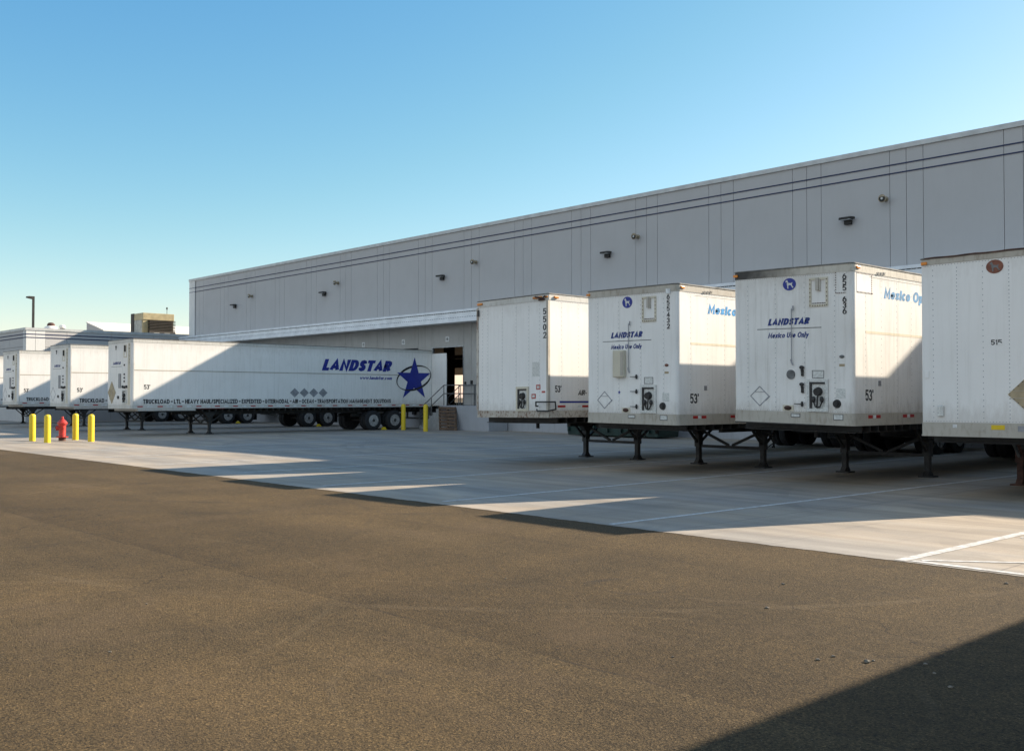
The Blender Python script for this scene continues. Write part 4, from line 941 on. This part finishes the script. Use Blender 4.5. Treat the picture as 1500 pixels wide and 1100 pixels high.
t6, w6, b6 = trailer(-9.32, 17.09, 0.018, 0.07, 'B', 'white dirty-topped box trailer numbered 655636 with a riveted corner patch', toprail='sooty', wheels=(12.3, 13.6), body='white_old')
mexico_nose(t6, w6, 0.0, [('6', 3.79), ('5', 3.685), ('5', 3.58), ('6', 3.37), ('3', 3.26), ('6', 3.15)], 2.435, True)
mexico_side(t6, w6, 'blue_faded', 1.16)
MB().cyl((N(1.31), 0, 2.04), (N(1.31), -0.02, 2.04), 0.09, n=20).build('round_vent', 'steel_grey', t6, warp=w6)
pt = MB(); pt.box(N(2.24), N(2.46), -0.004, 0, 3.53, 3.95); pt.box(1.3, 1.3045, 0.14, 0.72, 3.55, 3.93); pt.build('corner_patch', 'white_old', t6, warp=w6)
pr = MB()
for i in range(9): pr.cyl((N(2.26), -0.003, 3.56+i*0.045), (N(2.26), -0.009, 3.56+i*0.045), 0.011, n=6); pr.cyl((1.303, 0.69, 3.57+i*0.04), (1.309, 0.69, 3.57+i*0.04), 0.012, n=6)
for i in range(12): pr.cyl((1.303, 0.16+i*0.05, 3.565), (1.309, 0.16+i*0.05, 3.565), 0.012, n=6); pr.cyl((1.303, 0.16+i*0.05, 3.915), (1.309, 0.16+i*0.05, 3.915), 0.012, n=6)
for i in range(6): pr.cyl((N(2.27+i*0.035), -0.003, 3.545), (N(2.27+i*0.035), -0.009, 3.545), 0.011, n=6)
pr.build('patch_rivets', 'rust', t6, warp=w6)
MB().box(-1.25, 0.55, -0.032, -0.002, 1.085, 1.105).build('bent_sill_strip', 'steel', t6, warp=w6)

t5, w5, b5 = trailer(-13.25, 16.98, 0.007, -0.01, 'B', 'white box trailer numbered 655432 with a cream cabinet on its nose', wheels=(12.4, 13.7), body='white')
mexico_nose(t5, w5, -0.06, [('6', 3.765), ('5', 3.64), ('5', 3.515), ('4', 3.39), ('3', 3.265), ('2', 3.14)], 2.365, False)
mexico_side(t5, w5, 'blue', 1.06)
cb = MB().box(N(0.87), N(1.19), -0.10, 0, 2.12, 2.72).build('document_cabinet', 'cream', t5, warp=w5, bevel=0.02)
MB().box(N(1.10), N(1.18), -0.104, -0.10, 2.16, 2.68).build('cabinet_flap', 'rail', cb, warp=w5)
MB().prism_y([(N(0.985+0.04*(1 if i % 2 == 0 else 0.45)*math.sin(i*math.pi/5)), 1.79+0.05*(1 if i % 2 == 0 else 0.45)*math.cos(i*math.pi/5)) for i in range(10)], -0.003, 0).build('star_sticker', 'navy', t5, warp=w5)
small_plate(t5, w5, 'white_sticker', 'refwhite', 2.31, 2.43, 3.885, 3.99, y=0.02)
hz = MB(); hp = Vector((0.95, 3.85, 1.0))
for k in range(5):
    a0 = hp+Vector((random.uniform(-.05, .25), random.uniform(-.1, .3), 0)); pts = [a0+Vector((random.uniform(-.08, .10)*j*0.5, random.uniform(-.06, .08)*j*0.5, -0.13*j)) for j in range(5)]
    hz.tube([tuple(p) for p in pts], 0.014, 6)
hz.build('hanging_hoses', 'rubber', t5, smooth=True)
# bent pipe hanging under the frame
MB().tube([(1.28, 6.1, 0.98), (1.27, 6.1, 0.66), (1.25, 7.4, 0.64)], 0.022).build('bent_pipe', 'steel', t5)

# ---- trailer 5502
t4, w4, b4 = trailer(-17.25, 17.13, -0.010, 0.067, 'C', 'white box trailer numbered 5502 with rusty edges and a corner step', wheels=(13.9, 15.1), body='white_clean', rail='rust_rail')
a = MB()
for i, ch in enumerate('5502'): add_text(a, ch, 'n', N(2.48), 3.585-i*0.19, None, 0.155, -0.002, 0.012)
a.build('fleet_number', 'black', t4, warp=w4)
nose_gladhand(t4, w4, 1.49, 1.93, 1.26, 1.86, 'cream')
for u, z in ((2.26, 1.84), (2.10, 1.62)):
    so = small_plate(t4, w4, 'red_bordered_sticker', 'label_red', u-0.075, u+0.075, z-0.06, z+0.06)
    MB().box(N(u-0.045), N(u+0.045), -0.007, -0.004, z-0.03, z+0.03).build('sticker_centre', 'label', so, warp=w4)
small_plate(t4, w4, 'faded_stickers', 'label', 2.05, 2.30, 2.1, 2.45, y=0.002); small_plate(t4, w4, 'pink_sticker', 'label_red', 2.38, 2.5, 1.70, 1.745)
ld = MB(); ld.tube([(N(2.28), -0.03, 1.38), (N(2.28), -0.10, 1.38), (N(2.30), -0.12, 1.48), (1.36, -0.10, 1.48), (1.42, 0.12, 1.48), (1.40, 0.16, 1.30), (1.36, -0.08, 1.26), (N(2.32), -0.10, 1.26), (N(2.26), -0.05, 1.30)], 0.018); ld.build('corner_step', 'steel', t4, warp=w4, smooth=True)
ed = MB(); ed.box(-1.315, -1.25, -0.018, 0.03, 1.28, 3.92); ed.build('left_corner_post', 'rust_rail', t4, warp=w4)
ed = MB(); ed.box(1.255, 1.315, -0.018, 0.05, 1.28, 3.92); ed.build('right_corner_post', 'rail', t4, warp=w4)
cl = MB()
for u in (0.06, 2.10, 2.25): cl.box(N(u), N(u+0.16), -0.05, -0.01, 3.985, 4.035)
cl.box(1.309, 1.35, 0.18, 0.32, 3.98, 4.03)
cl.each('clearance_lamp', 'amber', t4, warp=w4, bevel=0.01)
ct = MB(); ct.tube([(N(2.2), -0.05, 4.03), (N(2.35), -0.08, 4.0), (N(2.45), -0.05, 3.97), (N(2.55), -0.06, 4.03)], 0.02).box(N(2.3), N(2.5), -0.04, -0.008, 3.93, 3.97); ct.build('lamp_bracket', 'rust', t4, warp=w4)
MB().box(N(0.02), N(0.09), -0.024, -0.018, 3.70, 3.86).build('dark_slot', 'steel', t4, warp=w4)
a = MB(); add_text(a, "53'", 's', 0.23, 1.71, 0.22, 0.165, 1.302, 0.012); a.build('length_lettering', 'black', t4, warp=w4)
a = MB(); add_text(a, 'AIR-', 's', 1.03, 1.64, 0.32, 0.13, 1.302, 0.02, 0.2); a.build('side_lettering', 'black', t4, warp=w4)
MB().box(1.3, 1.303, 0.39, 6.0, 1.455, 1.50).build('side_stripe', 'navy', t4, warp=w4)

# ---- rightmost trailer
t7, w7, b7 = trailer(-5.28, 16.724, -0.004, -0.071, 'D', 'white trailer at the right edge with a rusty oval badge and tan diamond placard', wheels=(12.4, 13.7), legmat='rust', body='white_clean', gear_y=3.45, gear_w=1.0)
make_logo(t7, w7, N(1.225), 3.845, 0.135, 0.11, 'rustoval', 'steel_grey', 'oval_badge')
a = MB()
for ch, u in (('5', 1.185), ('1', 1.24), ('5', 1.295)): add_text(a, ch, 'n', N(u), 2.585, None, 0.085, -0.002, 0.01)
a.build('fleet_number', 'black', t7, warp=w7)
MB().box(N(1.265), N(1.33), -0.0045, -0.0035, 2.58, 2.612).build('peeling_tape', 'white_clean', t7, warp=w7)
po = MB().prism_y(diamond(N(1.66), 1.79, 0.50, 0.47), -0.012, 0).build('diamond_placard', 'tan', t7, warp=w7)
sc_ = MB()
for q in (0.1, 0.38, 0.66, 0.92):
    for sx, sz in ((1, 1), (1, -1), (-1, 1), (-1, -1)):
        sc_.cyl((N(1.66)+sx*0.235*q, -0.011, 1.79+sz*0.22*(1-q)), (N(1.66)+sx*0.235*q, -0.018, 1.79+sz*0.22*(1-q)), 0.008, n=6)
sc_.build('placard_screws', 'steel', po, warp=w7); MB().box(N(1.44), N(1.88), -0.016, -0.012, 1.725, 1.732).box(N(1.50), N(1.82), -0.016, -0.012, 1.845, 1.85).build('placard_slats', 'rail', po, warp=w7)
small_plate(t7, w7, 'yellow_sticker', 'yellow_label', 1.15, 1.36, 1.225, 1.30, y=0.012)
small_plate(t7, w7, 'small_white_tag', 'refwhite', 0.53, 0.60, 1.245, 1.30, y=0.012); small_plate(t7, w7, 'dark_slot', 'rail', 0.86, 1.03, 1.19, 1.225, y=0.014)
small_plate(t7, w7, 'rail_plate', 'grey_dia', 1.56, 1.75, 1.20, 1.29, y=0.014)
MB().box(N(0.28), N(0.385), -0.03, 0, 1.43, 1.615).build('latch_cover', 'label', t7, warp=w7, bevel=0.015)
MB().box(N(0.06), N(0.135), -0.012, 0, 2.07, 2.195).build('latch_cover', 'white_clean', t7, warp=w7, bevel=0.02)
bt = MB()
for i in range(16): bt.beam((N(0.08+i*0.17), -0.012, 4.085+0.006*math.sin(i*1.7)), (N(0.25+i*0.17 if i < 14 else 2.55), -0.012, 4.085+0.006*math.sin((i+1)*1.7)), 0.03, 0.022)
bt.build('bent_top_strip', 'rust', t7, warp=w7)

# ---- left row, four alike
SERV = 'TRUCKLOAD \u2022 LTL \u2022 HEAVY HAUL/SPECIALIZED \u2022 EXPEDITED \u2022 INTERMODAL \u2022 AIR \u2022 OCEAN \u2022 TRANSPORTATION MANAGEMENT SOLUTIONS'
def left_trailer(X, Y, rl, dz, number, lab, wheels, tanplac=False, open_door=False, yoff=0.0, zoff=0.0, legmat='steel', f53=(0.56, 1.94)):
    t, w, b = trailer(X, Y, rl, dz, 'A', lab, wheels=wheels, body='white', rail='rail_light', open_door=open_door, legmat=legmat)
    a = MB(); add_text(a, 'LANDSTAR', 'n', N(0.62), 3.02, 0.86, 0.12, -0.002, 0.05, 0.22); a.build('company_lettering', 'navy_grey', t, warp=w)
    MB().box(N(0.45), N(1.6), -0.003, 0, 2.925, 2.94).build('underline', 'steel_grey', t, warp=w)
    MB().box(N(2.24), N(2.50), -0.005, 0, 1.29, 3.91).build('corner_band', 'cream', t, warp=w)
    a = MB()
    for i, ch in enumerate(number): add_text(a, ch, 'n', N(2.39), 3.775-i*0.155, None, 0.12, -0.007, 0.006)
    a.build('fleet_number', 'black', t, warp=w)
    v = MB(); u0, u1, z0, z1 = 1.80, 2.12, 3.30, 3.85
    for bb in ((u0, u0+0.05, z0, z1), (u1-0.05, u1, z0, z1), (u0+0.05, u1-0.05, z0, z0+0.05), (u0+0.05, u1-0.05, z1-0.05, z1)): v.box(N(bb[0]), N(bb[1]), -0.014, 0, bb[2], bb[3])
    vo = v.build('vent_hatch', 'cream', t, warp=w); MB().box(N(1.92), N(2.0), -0.05, 0, 3.55, 3.82).build('hatch_latch', 'steel', vo, warp=w)
    MB().tube([(N(0.92), -0.02, 3.83), (N(0.97), -0.02, 3.76), (N(1.02), -0.02, 3.83)], 0.014).tube([(N(0.97), -0.02, 3.76), (N(0.97), -0.02, 3.66)], 0.014).build('hook', 'steel', t, warp=w)
    small_plate(t, w, 'long_plate', 'grey_dia', 1.28, 1.52, 2.0, 2.62, y=0.02, dark=1)
    nose_gladhand(t, w, 1.70, 2.14, 1.32, 1.92)
    for u, z in ((1.75, 2.05), (1.95, 2.03), (2.15, 2.05)): MB().cyl((N(u), 0, z), (N(u), -0.05, z), 0.06, n=12).build('round_socket', 'steel', t, warp=w)
    MB().cyl((N(1.25), 0, 1.6), (N(1.25), -0.04, 1.6), 0.07, n=12).build('round_plug', 'steel', t, warp=w)
    hk = MB()
    for z in (2.95, 2.55, 2.4, 2.25): hk.box(N(1.85), N(1.93), -0.03, 0, z, z+0.07)
    hk.build('small_fittings', 'steel', t, warp=w)
    if tanplac:
        po = MB().prism_y(diamond(N(0.52), 1.81, 0.86, 0.98), -0.015, 0).build('diamond_placard', 'tan', t, warp=w)
        s = MB()
        for i in range(5): s.beam((N(0.27+i*0.07), -0.017, 1.55+i*0.07), (N(0.44+i*0.07), -0.017, 1.45+i*0.16), 0.004, 0.014)
        s.build('placard_bars', 'rail', po, warp=w)
    else:
        f = MB(); frame_pts(f, diamond(N(0.5), 1.7, 0.7, 0.7), 0.018, -0.006, 0); f.build('placard_holder', 'grey_dia', t, warp=w)
    # side
    MB().box(1.3, 1.307, 0.14, 16.0, 2.735, 2.775).build('side_moulding', 'rail', t, warp=w)
    MB().box(1.3, 1.3035, 0.10, 0.135, 1.29, 3.91).build('front_side_trim', 'rail_light', t, warp=w)
    a = MB(); add_text(a, "53'", 's', f53[0], f53[1], 0.27, 0.20, 1.302, 0.012); a.build('length_lettering', 'black', t, warp=w)
    a = MB(); add_text(a, SERV, 's', 0.52+yoff, 1.315, 12.97, 0.20, 1.302, 0.03); a.build('service_lettering', 'black', t, warp=w)
    a = MB(); add_text(a, 'LANDSTAR', 's', 9.36, 2.91, 4.2, 0.56, 1.3085, 0.05, 0.25); a.build('company_lettering', 'navy', t, warp=w)
    a = MB(); add_text(a, 'www.landstar.com', 's', 11.59, 2.50, 1.97, 0.17, 1.302, 0.02, 0.2); a.build('web_lettering', 'navy', t, warp=w)
    for i in range(4):
        y = 7.87+i*0.523; MB().prism_x([(y-0.25, 1.82), (y, 1.60), (y+0.25, 1.82), (y, 2.04)], 1.3, 1.312).build('diamond_placard', 'grey_dia', t, warp=w)
    tips = [(15.01, 3.70), (13.87, 2.885), (14.25, 1.57), (15.70, 1.59), (16.06, 2.885)]      # top, left, bottom-left, bottom-right, right
    def ix(p, q, r, s):
        d1 = (q[0]-p[0], q[1]-p[1]); d2 = (s[0]-r[0], s[1]-r[1]); den = d1[0]*d2[1]-d1[1]*d2[0]
        k = ((r[0]-p[0])*d2[1]-(r[1]-p[1])*d2[0])/den; return (p[0]+k*d1[0], p[1]+k*d1[1])
    T, Lf, BL, BR, R = tips
    star = [T, ix(T, BL, Lf, R), Lf, ix(Lf, BR, T, BL), BL, ix(BL, R, Lf, BR), BR, ix(BR, T, BL, R), R, ix(R, Lf, T, BR)]
    cyy = sum(p[0] for p in star)/10; czz = sum(p[1] for p in star)/10
    sm = MB(); n = len(star)
    sm.add([(1.3115, cyy, czz)]+[(1.3115, p[0], p[1]) for p in star], [(0, 1+i, 1+(i+1) % n) for i in range(n)])
    sm.build('star_emblem', 'navy', t, warp=w)
    rg = MB(); K = 60
    def ell(k, o):
        a = 2*math.pi*k/K; x, y = (1.13+o)*math.cos(a), (0.60+o)*math.sin(a); q = rad(14)
        return (14.97+x*math.cos(q)-y*math.sin(q), 2.615+x*math.sin(q)+y*math.cos(q))
    for k in range(K):
        a = 2*math.pi*k/K
        def th(k_):
            a_ = 2*math.pi*k_/K; return 0.016+0.040*abs(math.sin((a_-rad(20))))**1.5
        p0, p1 = ell(k, -th(k)), ell(k, th(k)); p2, p3 = ell(k+1, th(k+1)), ell(k+1, -th(k+1))
        xx = 1.3095 if (rad(60) < a < rad(165)) else 1.3125
        if max(p0[0], p1[0], p2[0], p3[0]) > 16.12: continue
        rg.add([(xx, *p0), (xx, *p1), (xx, *p2), (xx, *p3)], [(0, 1, 2, 3)])
    rg.build('ring_emblem', 'black', t, warp=w)
    MB().box(-1.25, 1.28, 0.3, 2.9, 1.02, 1.108).build('coupler_frame', 'rail_light', t, warp=w)
    MB().box(1.2985, 1.3065, 2.95, 4.3, 1.098, 1.108).build('red_edge_tape', 'red', t, warp=w)
    return t
left_trailer(-42.43, 17.257, -0.004, 0.06, '667537', 'long white trailer 667537 with its whole star-emblem side visible beside the steps', (12.45, 13.78), tanplac=True, open_door=True)
left_trailer(-49.638, 17.181, 0.008, 0.10, '667399', 'white box trailer numbered 667399, second from the right in the left row', (13.16, 14.42), yoff=0.0, f53=(0.40, 1.82))
left_trailer(-58.974, 17.703, -0.008, 0.13, '667344', 'white box trailer numbered 667344 at the left edge of the photo', (12.5, 13.84), yoff=-0.05, f53=(0.34, 1.80))
left_trailer(-66.9, 17.4, 0.0, 0.10, '667210', 'white box trailer beyond the left edge, only its landing legs showing', (12.0, 13.4))

# trailer standing beside the camera position, out of frame, throwing the shadow at lower right
trailer(2.58, 8.0, 0, 0, 'D', 'white box trailer standing just outside the right edge, casting the corner shadow', body='white_clean', wheels=(13.0, 14.3))

# ------------------------------------------------------------------ pebbles on the asphalt
peb = [(-3.19, 6.00, .024), (-3.43, 5.82, .018), (-3.41, 5.97, .014), (-3.18, 6.06, .012), (-5.02, 7.94, .018), (-4.54, 6.95, .02), (-2.92, 6.22, .016), (-2.59, 5.83, .018), (-2.79, 6.06, .012), (-6.67, 2.59, .014), (-3.68, 9.44, .02), (-8.01, 3.4, .012), (-4.1, 5.2, .010), (-6.9, 6.3, .012)]
pl_ = ['largest of the pebbles near the corner shadow', 'small stone just left of the largest pebble', 'tiny stone behind the small stone left of the largest pebble', 'tiny stone touching the right of the largest pebble', 'stone high up the asphalt toward the hatched lines', 'dark flat stone in the middle of the asphalt', 'stone inside the corner shadow, left one', 'stone inside the corner shadow, lower one', 'tiny stone inside the corner shadow', 'lone stone at lower left of the asphalt', 'stone at the right edge beside the white line', 'lone stone on the asphalt at far left', 'tiny stone in the lower middle of the asphalt', 'small stone in the centre of the asphalt']
for (x, y, r), n in zip(peb, pl_):
    r *= 0.75
    rs = MB().ball((0, 0, 0), r, 7, 5, (1.3, 1.0, 0.6)); rs.v = [(a+random.uniform(-.25, .25)*r, b+random.uniform(-.25, .25)*r, c+random.uniform(-.15, .15)*r) for a, b, c in rs.v]
    o = rs.build('pebble', 'stone'); o.location = (x, y, r*0.45); tag(o, n, 'pebble', 'pebbles on the asphalt')
